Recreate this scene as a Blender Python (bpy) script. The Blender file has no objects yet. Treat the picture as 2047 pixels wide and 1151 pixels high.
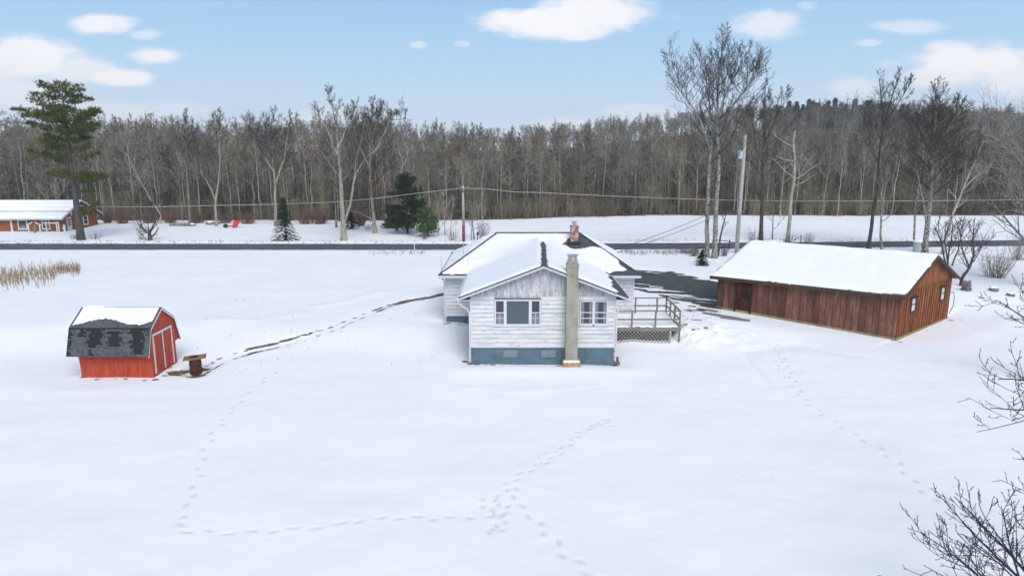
import bpy, math, random
import numpy as np
from mathutils import Vector, Matrix
R = math.radians
scene = bpy.context.scene
COL = scene.collection

# ------------------------------------------------------------------ camera numbers
FPX = 1365.0
PITCH = math.atan(275.0/FPX)
CP, SP = math.cos(PITCH), math.sin(PITCH)
HC = 11.5

def uv(px, py): return (px-1023.5)/FPX, (575.5-py)/FPX
def slope(py):
    v = (575.5-py)/FPX
    return (-SP+v*CP)/(CP+v*SP)
def zat(Y, py): return HC+Y*slope(py)
def xat(px, Y, z): return (px-1023.5)/FPX*(Y*CP+(HC-z)*SP)

def sstep(a, b, x):
    t = np.clip((x-a)/(b-a), 0, 1)
    return t*t*(3-2*t)

def base_h(X, Y):
    """broad lie of the land"""
    X = np.asarray(X, float); Y = np.asarray(Y, float)
    sh = 0.45*np.clip(X-12, 0, 26)
    h = 0.7*sstep(36.5+sh, 42.5+sh, Y)
    h = h + sstep(86, 106, Y)*(0.15+0.75*sstep(-15, 25, X))
    return h

def ground_pt(px, py):
    z = 0.0
    s = slope(py)
    for _ in range(12):
        Y = (z-HC)/s
        X = xat(px, Y, z)
        z = float(base_h(X, Y))
    return Vector((X, Y, z))

# ------------------------------------------------------------------ numpy noise
_rs = np.random.RandomState(7)
_LAT = _rs.rand(256, 256)
def vnoise(x, y, seed=0):
    x = np.asarray(x, float)+seed*17.31; y = np.asarray(y, float)+seed*9.17
    xi = np.floor(x).astype(int); yi = np.floor(y).astype(int)
    fx = x-xi; fy = y-yi
    fx = fx*fx*(3-2*fx); fy = fy*fy*(3-2*fy)
    a = _LAT[xi & 255, yi & 255]; b = _LAT[(xi+1) & 255, yi & 255]
    c = _LAT[xi & 255, (yi+1) & 255]; d = _LAT[(xi+1) & 255, (yi+1) & 255]
    return (a*(1-fx)+b*fx)*(1-fy)+(c*(1-fx)+d*fx)*fy
def fbm(x, y, o=4, seed=0):
    s = 0; a = .5; t = 0
    x = np.asarray(x, float); y = np.asarray(y, float)
    for i in range(o):
        s = s+a*vnoise(x*2**i, y*2**i, seed+i); t += a; a *= .5
    return s/t

# ------------------------------------------------------------------ materials
def new_mat(name):
    m = bpy.data.materials.new(name); m.use_nodes = True
    nt = m.node_tree; b = nt.nodes['Principled BSDF']
    return m, nt, b
def _n(nt, t, **kw):
    n = nt.nodes.new(t)
    for k, v in kw.items(): setattr(n, k, v)
    return n
def ramp(nt, fac, stops):
    r = _n(nt, 'ShaderNodeValToRGB')
    el = r.color_ramp.elements
    el[0].position, el[0].color = stops[0][0], (*stops[0][1], 1)
    el[1].position, el[1].color = stops[1][0], (*stops[1][1], 1)
    for p, c in stops[2:]:
        e = el.new(p); e.color = (*c, 1)
    nt.links.new(fac, r.inputs[0])
    return r.outputs[0]
def noise(nt, scale, detail=5, rough=.6, stretch=(1, 1, 1), rot=(0, 0, 0)):
    tc = _n(nt, 'ShaderNodeTexCoord'); mp = _n(nt, 'ShaderNodeMapping')
    mp.inputs['Scale'].default_value = stretch; mp.inputs['Rotation'].default_value = rot
    nz = _n(nt, 'ShaderNodeTexNoise')
    nz.inputs['Scale'].default_value = scale; nz.inputs['Detail'].default_value = detail
    nz.inputs['Roughness'].default_value = rough
    nt.links.new(tc.outputs['Object'], mp.inputs[0]); nt.links.new(mp.outputs[0], nz.inputs['Vector'])
    return nz.outputs['Fac']
def mixc(nt, fac, a, b, mode='MIX'):
    m = _n(nt, 'ShaderNodeMix', data_type='RGBA', blend_type=mode)
    if isinstance(fac, (int, float)): m.inputs[0].default_value = fac
    else: nt.links.new(fac, m.inputs[0])
    for i, v in ((6, a), (7, b)):
        if isinstance(v, tuple): m.inputs[i].default_value = (*v, 1)
        else: nt.links.new(v, m.inputs[i])
    return m.outputs[2]
def bump(nt, b, h, strength=.4, dist=.02):
    bp = _n(nt, 'ShaderNodeBump'); bp.inputs['Strength'].default_value = strength
    bp.inputs['Distance'].default_value = dist
    nt.links.new(h, bp.inputs['Height']); nt.links.new(bp.outputs[0], b.inputs['Normal'])
def nmat(name, stops, scale=3, detail=6, rough=.8, stretch=(1, 1, 1), bmp=.3, bdist=.02, spots=None, shade=False, metal=0, nrough=.6):
    m, nt, b = new_mat(name)
    f = noise(nt, scale, detail, nrough, stretch)
    c = ramp(nt, f, stops)
    if spots:
        for (sc, st, lo, hi, colr) in spots:
            f2 = noise(nt, sc, 6, .65, st)
            k = _n(nt, 'ShaderNodeMapRange'); k.inputs[1].default_value = lo; k.inputs[2].default_value = hi
            nt.links.new(f2, k.inputs[0])
            c = mixc(nt, k.outputs[0], c, colr)
    if shade:
        a = _n(nt, 'ShaderNodeAttribute', attribute_name='tone')
        c = mixc(nt, 1.0, c, a.outputs['Color'], 'MULTIPLY')
    nt.links.new(c, b.inputs['Base Color'])
    b.inputs['Roughness'].default_value = rough; b.inputs['Metallic'].default_value = metal; b.inputs['Specular IOR Level'].default_value = .25
    if bmp: bump(nt, b, f, bmp, bdist)
    return m

M = {}
M['snow_top'] = nmat('snow', [(.35, (.86, .875, .9)), (.65, (.9, .91, .93))], 1.2, 5, .75, bmp=.12, bdist=.05)
M['white_siding'] = nmat('weathered_white_siding', [(.3, (.50, .505, .51)), (.5, (.66, .665, .67)), (.7, (.74, .745, .75))], 1.6, 8, .7, (.5, 1, 2.5), .15,
    spots=[(2.4, (1, 1, 3.5), .56, .70, (.40, .395, .40)), (7, (1, 1, 1.4), .63, .70, (.24, .235, .23))])
M['gable_board'] = nmat('peeling_gable_boards', [(.3, (.33, .33, .34)), (.5, (.50, .50, .51)), (.7, (.68, .68, .69))], 2.2, 9, .75, (2.6, 1, .6), .2,
    spots=[(3.0, (2.6, 1, .6), .53, .64, (.34, .335, .34)), (7, (2, 1, .7), .60, .67, (.19, .18, .175))])
M['shade_sheath'] = nmat('lap_shade_sheathing', [(.3, (.10, .095, .09)), (.7, (.2, .195, .19))], 3, 4, .9)  # dark backing paints the lap shadow into the gaps between clapboards
M['white_trim'] = nmat('white_trim', [(.3, (.60, .605, .62)), (.7, (.70, .705, .72))], 6, 4, .5, bmp=.05)
M['blue_block'] = nmat('blue_painted_block', [(.3, (.085, .138, .175)), (.7, (.125, .19, .23))], 2.5, 7, .75, bmp=.15,
    spots=[(2.6, (1, 1, 2), .6, .72, (.05, .085, .11))])
M['shingle_grey'] = nmat('grey_shingles', [(.35, (.05, .052, .06)), (.7, (.12, .125, .135))], 14, 6, .9, bmp=.4)
M['concrete'] = nmat('stained_concrete', [(.3, (.23, .22, .165)), (.55, (.34, .325, .265)), (.75, (.42, .40, .34))], 1.9, 8, .9, (1, 1, .7), .3,
    spots=[(3, (1, 1, 1), .62, .75, (.10, .09, .07)), (1.7, (1, 1, .5), .66, .8, (.36, .2, .09))])
M['rust_block'] = nmat('rust_stained_block', [(.35, (.35, .2, .09)), (.65, (.52, .38, .24))], 5, 6, .9)
M['brick'] = nmat('old_brick', [(.3, (.12, .035, .03)), (.5, (.30, .08, .06)), (.62, (.42, .22, .18)), (.75, (.6, .56, .54))], 5, 6, .9, (1, 1, 2), .4, spots=[(4.5, (1, 1, 1), .47, .55, (.50, .44, .40)), (7, (1, 1, 1), .62, .68, (.05, .04, .04))])
M['metal'] = nmat('galvanised_metal', [(.3, (.38, .39, .41)), (.7, (.55, .56, .6))], 8, 4, .45, metal=.5, bmp=.1)
M['dark_metal'] = nmat('dark_metal', [(.3, (.02, .02, .022)), (.7, (.05, .05, .055))], 8, 4, .5, bmp=.1)
M['deck_wood'] = nmat('grey_deck_wood', [(.3, (.14, .125, .105)), (.7, (.30, .27, .235))], 5, 7, .85, (1, 1, 1), .3)
M['lattice_wood'] = nmat('lattice_wood', [(.3, (.34, .33, .31)), (.7, (.5, .49, .47))], 6, 5, .85, bmp=.2)
M['deck_shade'] = nmat('painted_deck_shade', [(.3, (.012, .012, .012)), (.7, (.02, .02, .02))], 4, 3, .9, bmp=0)  # near-black colour painted as the shade under the deck
M['board_brown'] = nmat('brown_barn_boards', [(.28, (.085, .040, .027)), (.5, (.15, .066, .042)), (.72, (.24, .12, .078))], 1.7, 8, .8, (2.2, 2.2, .5), .35, .02,
    spots=[(1.3, (1.4, 1.4, .6), .60, .78, (.21, .155, .115)), (7, (1, 1, .8), .7, .76, (.30, .25, .20))], shade=True)
M['board_orange'] = nmat('orange_barn_boards', [(.28, (.11, .034, .010)), (.5, (.24, .074, .019)), (.72, (.37, .135, .042))], 1.7, 8, .75, (2.2, 2.2, .45), .35, .02,
    spots=[(1.6, (1.5, 1.5, .5), .6, .8, (.11, .045, .02))], shade=True)
M['barn_trim'] = nmat('dark_barn_trim', [(.3, (.05, .028, .018)), (.7, (.11, .06, .04))], 5, 5, .8, (1, 1, 1), .2)
M['door_trim_dark'] = nmat('blackened_door_trim', [(.3, (.02, .012, .01)), (.7, (.05, .03, .022))], 5, 5, .8, bmp=.1)
M['barn_door'] = nmat('red_brown_door', [(.35, (.012, .006, .005)), (.55, (.07, .018, .01)), (.7, (.26, .06, .022))], 1.3, 4, .7, (1, 1, .9), .2)
M['tan_sill'] = nmat('tan_sill_board', [(.3, (.20, .15, .095)), (.7, (.36, .28, .18))], 3, 7, .85, (1, 1, 1), .2)
M['red_paint'] = nmat('red_shed_paint', [(.3, (.34, .045, .022)), (.55, (.46, .075, .036)), (.75, (.53, .11, .06))], 2.5, 7, .75, (2.5, 2.5, .5), .2, spots=[(2.0, (1.5, 1.5, .6), .58, .75, (.30, .05, .035)), (8, (1, 1, .5), .68, .76, (.45, .2, .15))])
M['shed_shingle'] = nmat('worn_shed_shingles', [(.3, (.05, .055, .065)), (.7, (.125, .13, .145))], 5, 6, .7, (1, 1, 1), .5)
M['bare_felt'] = nmat('bare_black_felt', [(.3, (.008, .008, .01)), (.7, (.022, .022, .025))], 7, 5, .6, bmp=.3)
M['rust'] = nmat('rusty_steel', [(.3, (.045, .016, .012)), (.7, (.10, .042, .03))], 6, 6, .8, bmp=.3)
M['plywood'] = nmat('stained_plywood', [(.3, (.16, .085, .04)), (.7, (.34, .22, .12))], 5, 6, .8, bmp=.2)
M['cedar'] = nmat('cedar_siding', [(.3, (.20, .06, .024)), (.7, (.34, .125, .055))], 2.5, 6, .8, (1, 1, 1), .2, shade=False)
M['asphalt'] = nmat('wet_asphalt', [(.3, (.042, .045, .041)), (.7, (.08, .085, .077))], 1.3, 8, .6, bmp=.25,
    spots=[(1.1, (1, 1, 1), .60, .75, (.022, .025, .028))])
M['road_asphalt'] = nmat('road_asphalt', [(.3, (.075, .077, .088)), (.7, (.12, .122, .135))], .8, 8, .75, (.25, 1.5, 1), .2)
M['pole_wood'] = nmat('pale_pole_wood', [(.3, (.33, .31, .28)), (.7, (.50, .48, .44))], 3, 7, .85, (3, 3, .3), .3)
M['red_brown'] = nmat('red_brown_wood', [(.3, (.16, .045, .03)), (.7, (.30, .09, .06))], 3, 6, .85, (2, 2, .6), .2)
M['wire'] = nmat('wire', [(.3, (.32, .31, .28)), (.7, (.42, .41, .37))], 1, 2, .6, bmp=0)
M['wire_dark'] = nmat('black_cable', [(.3, (.03, .03, .03)), (.7, (.06, .06, .06))], 1, 2, .6, bmp=0)
M['enamel_blue'] = nmat('pale_blue_enamel', [(.3, (.40, .50, .62)), (.7, (.62, .70, .80))], 5, 4, .5, bmp=.1)
M['red_plastic'] = nmat('bright_red_paint', [(.3, (.6, .02, .03)), (.7, (.75, .05, .06))], 5, 3, .4, bmp=0)
M['curtain'] = nmat('lace_curtain', [(.3, (.16, .165, .18)), (.7, (.28, .285, .30))], 8, 4, .9, (4, 1, .3), .2)
M['stone'] = nmat('grey_stone', [(.3, (.10, .095, .09)), (.7, (.26, .25, .24))], 3, 6, .9, bmp=.4)
M['reed'] = nmat('dry_tan_reeds', [(.3, (.20, .13, .07)), (.7, (.42, .31, .19))], 2, 5, .9, bmp=0)
M['weed'] = nmat('dry_brown_weeds', [(.3, (.11, .08, .055)), (.7, (.28, .22, .16))], 2, 5, .9, bmp=0)
M['red_twig'] = nmat('reddish_twigs', [(.3, (.15, .09, .065)), (.7, (.27, .17, .125))], 2, 4, .9, bmp=0)

def bark(name, lo, mid, hi, patch=None, scale=4, st=(1, 1, .35)):
    sp = [(5, (1, 1, .9), .52, .60, patch)] if patch else None
    return nmat(name, [(.3, lo), (.5, mid), (.72, hi)], scale, 7, .9, st, .5, .03, spots=sp)
M['bark_pale'] = bark('pale_olive_bark', (.17, .162, .118), (.32, .305, .235), (.46, .445, .36))
M['bark_birchy'] = bark('patchy_lichen_bark', (.14, .13, .11), (.28, .27, .235), (.46, .45, .40), (.045, .04, .033))
M['bark_dark'] = bark('dark_wet_bark', (.03, .027, .023), (.07, .062, .052), (.15, .135, .115))
M['bark_grey'] = bark('grey_bark', (.10, .092, .074), (.20, .187, .152), (.33, .31, .26))
M['bark_pine'] = bark('dark_pine_bark', (.05, .045, .045), (.09, .082, .08), (.14, .13, .125))
M['dead_wood'] = bark('bleached_dead_wood', (.22, .21, .18), (.38, .36, .31), (.52, .50, .44))
M['twig_dark'] = nmat('dark_twigs', [(.3, (.042, .036, .031)), (.7, (.115, .10, .084))], 1.2, 4, .9, bmp=0)
M['twig_near'] = nmat('near_twigs', [(.3, (.022, .021, .025)), (.7, (.06, .056, .06))], 3, 4, .8, bmp=0)
M['twig_wood'] = nmat('woodland_twigs', [(.35, (.155, .13, .095)), (.65, (.36, .315, .24))], .35, 4, .9, bmp=0)
M['twig_brown'] = nmat('woodland_brown_twigs', [(.35, (.135, .102, .076)), (.65, (.30, .24, .185))], .35, 4, .9, bmp=0)
M['brush_wood'] = nmat('olive_brush', [(.3, (.17, .15, .095)), (.7, (.36, .325, .225))], .5, 4, .9, bmp=0)
M['twig_pale'] = nmat('pale_limbs', [(.3, (.19, .18, .145)), (.7, (.37, .35, .29))], 1, 5, .9, bmp=0)
M['needle_pine'] = nmat('pine_needles', [(.3, (.035, .05, .012)), (.55, (.105, .128, .022)), (.72, (.21, .22, .045))], 1.1, 5, .8, bmp=0)
M['needle_dark'] = nmat('dark_needles', [(.3, (.014, .026, .014)), (.7, (.040, .062, .028))], 1.3, 5, .8, bmp=0)
M['needle_bright'] = nmat('bright_needles', [(.3, (.05, .10, .025)), (.7, (.11, .19, .05))], 1.3, 5, .8, bmp=0)
M['needle_far'] = nmat('haze_tinted_needles', [(.3, (.045, .062, .072)), (.7, (.09, .115, .13))], .3, 4, .9, bmp=0)  # bluish, paler needles: distance haze put into the colour

def glass(name, c, rough=.08, spec=.6):
    m, nt, b = new_mat(name)
    f = noise(nt, 1.5, 3)
    nt.links.new(ramp(nt, f, [(.3, tuple(x*.85 for x in c)), (.7, c)]), b.inputs['Base Color'])
    b.inputs['Roughness'].default_value = rough
    b.inputs['Specular IOR Level'].default_value = spec
    return m
M['glass_teal'] = glass('teal_blind_glass', (.075, .108, .122), .25)
M['glass_dark'] = glass('dark_window_glass', (.045, .055, .07), .12)
M['glass_grey'] = glass('grey_cellar_glass', (.20, .24, .27), .35)
M['glass_light'] = glass('light_window_glass', (.62, .67, .74), .25)

# ground snow with dirt, grit and painted print-shade masks
def make_ground_mat():
    m, nt, b = new_mat('snow_with_bare_patches')
    f = noise(nt, .22, 6, .55); sn = ramp(nt, f, [(.35, (.855, .87, .90)), (.65, (.895, .905, .925))])
    a = _n(nt, 'ShaderNodeAttribute', attribute_name='mask')
    sep = _n(nt, 'ShaderNodeSeparateColor'); nt.links.new(a.outputs['Color'], sep.inputs[0])
    n2 = noise(nt, 2.6, 8, .68, (.55, 1.2, 1))
    add = _n(nt, 'ShaderNodeMath', operation='ADD'); nt.links.new(sep.outputs[0], add.inputs[0]); nt.links.new(n2, add.inputs[1])
    k = _n(nt, 'ShaderNodeMapRange'); k.inputs[1].default_value = .93; k.inputs[2].default_value = 1.03
    nt.links.new(add.outputs[0], k.inputs[0])
    n3 = noise(nt, 5, 6, .7); dirt = ramp(nt, n3, [(.3, (.035, .026, .02)), (.5, (.13, .085, .05)), (.7, (.30, .22, .14))])
    c = mixc(nt, k.outputs[0], sn, dirt)
    # greyish grit near traffic
    n4 = noise(nt, 6.5, 6, .75); add2 = _n(nt, 'ShaderNodeMath', operation='ADD')
    nt.links.new(sep.outputs[1], add2.inputs[0]); nt.links.new(n4, add2.inputs[1])
    k2 = _n(nt, 'ShaderNodeMapRange'); k2.inputs[1].default_value = 1.0; k2.inputs[2].default_value = 1.22; k2.inputs[4].default_value = .75
    nt.links.new(add2.outputs[0], k2.inputs[0])
    c = mixc(nt, k2.outputs[0], c, (.40, .37, .34))
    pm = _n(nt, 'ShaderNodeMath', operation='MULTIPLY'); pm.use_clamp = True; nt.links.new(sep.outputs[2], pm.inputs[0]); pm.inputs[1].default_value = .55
    c = mixc(nt, pm.outputs[0], c, (.52, .53, .555))  # grey mixed into the prints, painting the shade of the dents
    nt.links.new(c, b.inputs['Base Color']); b.inputs['Roughness'].default_value = .8
    n5 = noise(nt, 2.2, 9, .66, (.7, 1.5, 1)); bump(nt, b, n5, .22, .07)
    return m
M['ground'] = make_ground_mat()
M['litter'] = nmat('leaf_litter', [(.3, (.05, .045, .034)), (.6, (.085, .075, .058)), (.8, (.13, .115, .09))], .6, 8, .95, bmp=.2)

# ------------------------------------------------------------------ mesh building
def top_of(o):
    while o.parent: o = o.parent
    return o
def tag(o, label=None, cat=None, group=None, kind=None):
    if label: o['label'] = label
    if cat: o['category'] = cat
    if group: o['group'] = group
    if kind: o['kind'] = kind
    return o
def empty(name, loc, label, cat, group=None):
    o = bpy.data.objects.new(name, None); COL.objects.link(o); o.location = loc
    o.empty_display_size = .3
    return tag(o, label, cat, group)

class MB:
    def __init__(s, fn=None):
        s.v = []; s.f = []; s.fn = fn; s.tone = []; s.cur = 1.0
    def _add(s, pts):
        i = len(s.v)
        if s.fn: pts = [s.fn(*p) for p in pts]
        s.v += [tuple(p) for p in pts]; s.tone += [s.cur]*len(pts)
        return i
    def poly(s, pts):
        i = s._add(pts); s.f.append(tuple(range(i, i+len(pts)))); return s
    def hexa(s, b4, t4):
        i = s._add(list(b4)+list(t4))
        for q in ((3, 2, 1, 0), (4, 5, 6, 7), (0, 1, 5, 4), (1, 2, 6, 5), (2, 3, 7, 6), (3, 0, 4, 7)):
            s.f.append(tuple(i+k for k in q))
        return s
    def box(s, x0, x1, y0, y1, z0, z1):
        return s.hexa([(x0, y0, z0), (x1, y0, z0), (x1, y1, z0), (x0, y1, z0)], [(x0, y0, z1), (x1, y0, z1), (x1, y1, z1), (x0, y1, z1)])
    def slab(s, pts, thick):
        """polygon (top face) extruded down"""
        n = len(pts)
        i = s._add(list(pts)+[(p[0], p[1], p[2]-thick) for p in pts])
        s.f.append(tuple(range(i, i+n))); s.f.append(tuple(range(i+2*n-1, i+n-1, -1)))
        for k in range(n):
            a, b = k, (k+1) % n
            s.f.append((i+a, i+n+a, i+n+b, i+b))
        return s
    def prism(s, pts, off):
        n = len(pts); o = off
        i = s._add(list(pts)+[(p[0]+o[0], p[1]+o[1], p[2]+o[2]) for p in pts])
        s.f.append(tuple(range(i, i+n))); s.f.append(tuple(range(i+2*n-1, i+n-1, -1)))
        for k in range(n):
            a, b = k, (k+1) % n
            s.f.append((i+a, i+n+a, i+n+b, i+b))
        return s
    def beam(s, a, b, w, h=None):
        a = Vector(a); b = Vector(b); h = h or w
        d = (b-a).normalized()
        side = d.cross(Vector((0, 0, 1)))
        side = side.normalized() if side.length > 1e-3 else Vector((1, 0, 0))
        up = side.cross(d).normalized()
        q = [(-w/2, -h/2), (w/2, -h/2), (w/2, h/2), (-w/2, h/2)]
        return s.hexa([a+side*x+up*y for x, y in q], [b+side*x+up*y for x, y in q])
    def tube(s, pts, rad, n=6, cap=True):
        pts = [Vector(p) for p in pts]
        if not hasattr(rad, '__len__'): rad = [rad]*len(pts)
        ref = None; rings = []
        for k, p in enumerate(pts):
            d = (pts[min(k+1, len(pts)-1)]-pts[max(k-1, 0)])
            d = d.normalized() if d.length > 1e-9 else Vector((0, 0, 1))
            if ref is None:
                ref = d.orthogonal().normalized()
            ref = (ref-d*ref.dot(d)); ref = ref.normalized() if ref.length > 1e-6 else d.orthogonal().normalized()
            w = d.cross(ref)
            r = rad[k]
            if k == len(pts)-1 and r < .012 and n <= 4:
                rings.append([s._add([p])]); continue
            rings.append([s._add([p+(ref*math.cos(2*math.pi*j/n)+w*math.sin(2*math.pi*j/n))*r]) for j in range(n)])
        for a, b in zip(rings, rings[1:]):
            if len(b) == 1:
                for j in range(n): s.f.append((a[j], a[(j+1) % n], b[0]))
            else:
                for j in range(n): s.f.append((a[j], a[(j+1) % n], b[(j+1) % n], b[j]))
        if cap:
            if len(rings[-1]) > 1: s.f.append(tuple(rings[-1]))
            s.f.append(tuple(reversed(rings[0])))
        return s
    def lathe(s, c, prof, n=16):
        """prof list of (r, z) up from c"""
        rings = [[s._add([(c[0]+r*math.cos(2*math.pi*j/n), c[1]+r*math.sin(2*math.pi*j/n), c[2]+z)]) for j in range(n)] for r, z in prof]
        for a, b in zip(rings, rings[1:]):
            for j in range(n): s.f.append((a[j], a[(j+1) % n], b[(j+1) % n], b[j]))
        s.f.append(tuple(rings[-1])); s.f.append(tuple(reversed(rings[0])))
        return s
    def build(s, name, mat, parent=None, smooth=False, tones=False, origin=None):
        me = bpy.data.meshes.new(name)
        o = Vector(origin) if origin is not None else (top_of(parent).location.copy() if parent else Vector((0, 0, 0)))
        me.from_pydata([(a-o.x, b-o.y, c-o.z) for a, b, c in s.v], [], s.f)
        me.materials.append(M[mat] if isinstance(mat, str) else mat)
        if tones:
            at = me.attributes.new('tone', 'FLOAT_COLOR', 'POINT')
            arr = np.ones((len(s.v), 4), np.float32); t = np.array(s.tone, np.float32)
            arr[:, 0] = arr[:, 1] = arr[:, 2] = t
            at.data.foreach_set('color', arr.ravel())
        if smooth:
            me.polygons.foreach_set('use_smooth', [True]*len(me.polygons))
        me.update()
        ob = bpy.data.objects.new(name, me); COL.objects.link(ob)
        if parent: ob.parent = parent
        elif origin is not None: ob.location = o
        return ob

def fast_mesh(name, V, F, mat, smooth=True):
    me = bpy.data.meshes.new(name)
    V = np.asarray(V, np.float32); F = np.asarray(F, np.int32)
    me.vertices.add(len(V)); me.vertices.foreach_set('co', V.ravel())
    k = F.shape[1]
    me.loops.add(F.size); me.loops.foreach_set('vertex_index', F.ravel())
    me.polygons.add(len(F)); me.polygons.foreach_set('loop_start', np.arange(0, F.size, k, dtype=np.int32))
    me.polygons.foreach_set('loop_total', np.full(len(F), k, np.int32))
    me.polygons.foreach_set('use_smooth', np.full(len(F), smooth, bool))
    me.update(calc_edges=True); me.validate()
    me.materials.append(M[mat] if isinstance(mat, str) else mat)
    return me

# ------------------------------------------------------------------ GROUND
def axis(parts):
    out = []
    for a, b, st in parts:
        n = max(1, int(round((b-a)/st)))
        out += list(a+(b-a)*np.arange(n)/n)
    out.append(parts[-1][1])
    return np.array(out)
gx = axis([(-600, -200, 20), (-200, -90, 4), (-90, -34, .5), (-34, 34, .085), (34, 90, .5), (90, 200, 4), (200, 600, 20)])
gy = axis([(-60, 10, 3.5), (10, 16, .4), (16, 54, .08), (54, 66, .2), (66, 106, .25), (106, 112, 1)])
XX, YY = np.meshgrid(gx, gy)
ZZ = base_h(XX, YY)
MASK_PRINT_SHADE = np.zeros_like(ZZ); MASK_D = np.zeros_like(ZZ); MASK_G = np.zeros_like(ZZ)
near = 1-sstep(60, 80, YY)
# drifts
ZZ += near*.22*(fbm(XX/9, YY/6, 3, 3)-.5) + near*.06*(fbm(XX/1.6, YY/1.1, 3, 8)-.5)
ZZ += (1-near)*.15*(fbm(XX/7, YY/5, 3, 5)-.5)

def polyline_dist(P, X, Y):
    d = np.full(X.shape, 1e9)
    for (ax, ay), (bx, by) in zip(P, P[1:]):
        vx, vy = bx-ax, by-ay; L2 = vx*vx+vy*vy+1e-9
        t = np.clip(((X-ax)*vx+(Y-ay)*vy)/L2, 0, 1)
        d = np.minimum(d, np.hypot(X-ax-vx*t, Y-ay-vy*t))
    return d
def W(pts): return [tuple(ground_pt(*p)[:2]) for p in pts]
def win(x0, x1, y0, y1):
    return slice(*np.searchsorted(gy, [y0, y1])), slice(*np.searchsorted(gx, [x0, x1]))

# flatten under road and driveway
ROAD_P = [(-600, 77.4), (-60, 77.6), (0, 77.3), (25, 78.3), (60, 80.6), (200, 91), (600, 120)]
def road_y(X): return np.interp(X, [p[0] for p in ROAD_P], [p[1] for p in ROAD_P])
RW = 2.45
rd = np.abs(YY-road_y(XX))
k = 1-sstep(RW+.4, RW+3.5, rd)
ZZ = ZZ*(1-k)+(base_h(XX, YY)-.02)*k
# ploughed bank along the road edges
bank = np.exp(-((rd-RW-1.0)/.65)**2)
ZZ += bank*(.02+.22*fbm(XX/1.3, YY/.6, 4, 11))*np.where(YY > road_y(XX), 1.3, .35)
MASK_G += bank*.55*sstep(.3, .6, fbm(XX/5, YY/3, 3, 12))

DRIVE = W([(1215, 537), (1345, 543), (1450, 567), (1452, 618), (1405, 612), (1345, 598), (1290, 583), (1225, 570)])
def in_poly(P, X, Y):
    ins = np.zeros(X.shape, bool)
    n = len(P)
    for i in range(n):
        (x1, y1), (x2, y2) = P[i], P[(i+1) % n]
        c = ((y1 > Y) != (y2 > Y)) & (X < (x2-x1)*(Y-y1)/(y2-y1+1e-12)+x1)
        ins ^= c
    return ins
def poly_sd(P, X, Y):
    d = polyline_dist(list(P)+[P[0]], X, Y)
    return np.where(in_poly(P, X, Y), d, -d)
sl = win(4, 34, 40, 66)
sd = poly_sd(DRIVE, XX[sl], YY[sl])
k = sstep(-1.5, .2, sd)
ZZ[sl] = ZZ[sl]*(1-k)+(base_h(XX[sl], YY[sl])-.03)*k

# track of bare grass from house to shed
TR = W([(893, 586), (860, 594), (820, 600), (770, 613), (720, 633), (670, 655), (620, 671), (560, 688), (500, 701), (450, 716), (420, 731), (395, 744), (355, 742)])
sl = win(-20, 0, 32, 54)
d = polyline_dist(TR, XX[sl], YY[sl])
along = fbm(XX[sl]/1.3, YY[sl]/1.3, 3, 21)
wv = np.interp(XX[sl], [-18, -14, -11, -8.5, -4], [.24, .22, .19, .28, .36])
core = np.interp(XX[sl], [-19, -15, -12.5, -11, -9.5, -4], [.40, .52, .42, .36, .56, .66])
MASK_D[sl] = np.maximum(MASK_D[sl], (core+.09)*np.exp(-(np.abs(d-np.interp(XX[sl], [-13, -10.5, -8.5, -4], [.34, .30, .14, .10]))/wv)**2.2)*(.45+1.05*along))
ZZ[sl] -= .09*np.exp(-(d/.6)**2)
# melted halo spots  (px,py, radius m, amount)
for (px, py, r, a) in [(355, 742, .7, .62), (395, 748, .6, .62), (335, 735, .5, .5), (168, 753, .35, .5), (230, 757, .35, .45), (290, 758, .35, .5), (250, 757, .3, .5),
                       (930, 723, .35, .62), (955, 727, .3, .62), (985, 729, .25, .55), (1120, 729, .3, .5), (1230, 727, .3, .66), (1231, 712, .22, .6), (1228, 695, .22, .55),
                       (895, 643, .3, .6), (920, 645, .3, .6), (1375, 620, .9, .47), (1390, 640, .6, .5), (1350, 605, .9, .45), (1400, 663, .35, .58), (1410, 660, .3, .55),
                       (1430, 626, .7, .58), (1460, 630, .5, .6), (1490, 636, .4, .6), (1400, 620, .8, .5), (1900, 641, .4, .5), (1922, 640, .5, .45), (1800, 686, .3, .5),
                       (1850, 664, .25, .45), (1560, 655, .25, .4), (655, 610, .9, .30), (590, 632, 1.2, .30), (470, 635, .8, .28), (940, 726, .25, .6), (970, 729, .22, .55), (1005, 730, .18, .5), (1050, 730, .18, .48), (1090, 730, .16, .48), (1180, 730, .2, .5), (1115, 731, .25, .62), (1160, 730, .2, .55),
                       (890, 643, .25, .6), (1385, 612, .5, .5), (1410, 606, .6, .5), (1370, 655, .4, .5), (1385, 668, .3, .55), (1345, 600, .5, .5), (410, 735, .5, .55), (380, 750, .35, .55), (330, 748, .3, .5), (310, 757, .3, .5), (195, 757, .25, .45)]:
    c = ground_pt(px, py); a *= 1.12; r *= 1.1
    s2 = win(c.x-3*r, c.x+3*r, c.y-3*r, c.y+3*r)
    dd = np.hypot(XX[s2]-c.x, (YY[s2]-c.y)*1.2)
    MASK_D[s2] = np.maximum(MASK_D[s2], a*np.exp(-(dd/r)**2))
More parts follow.
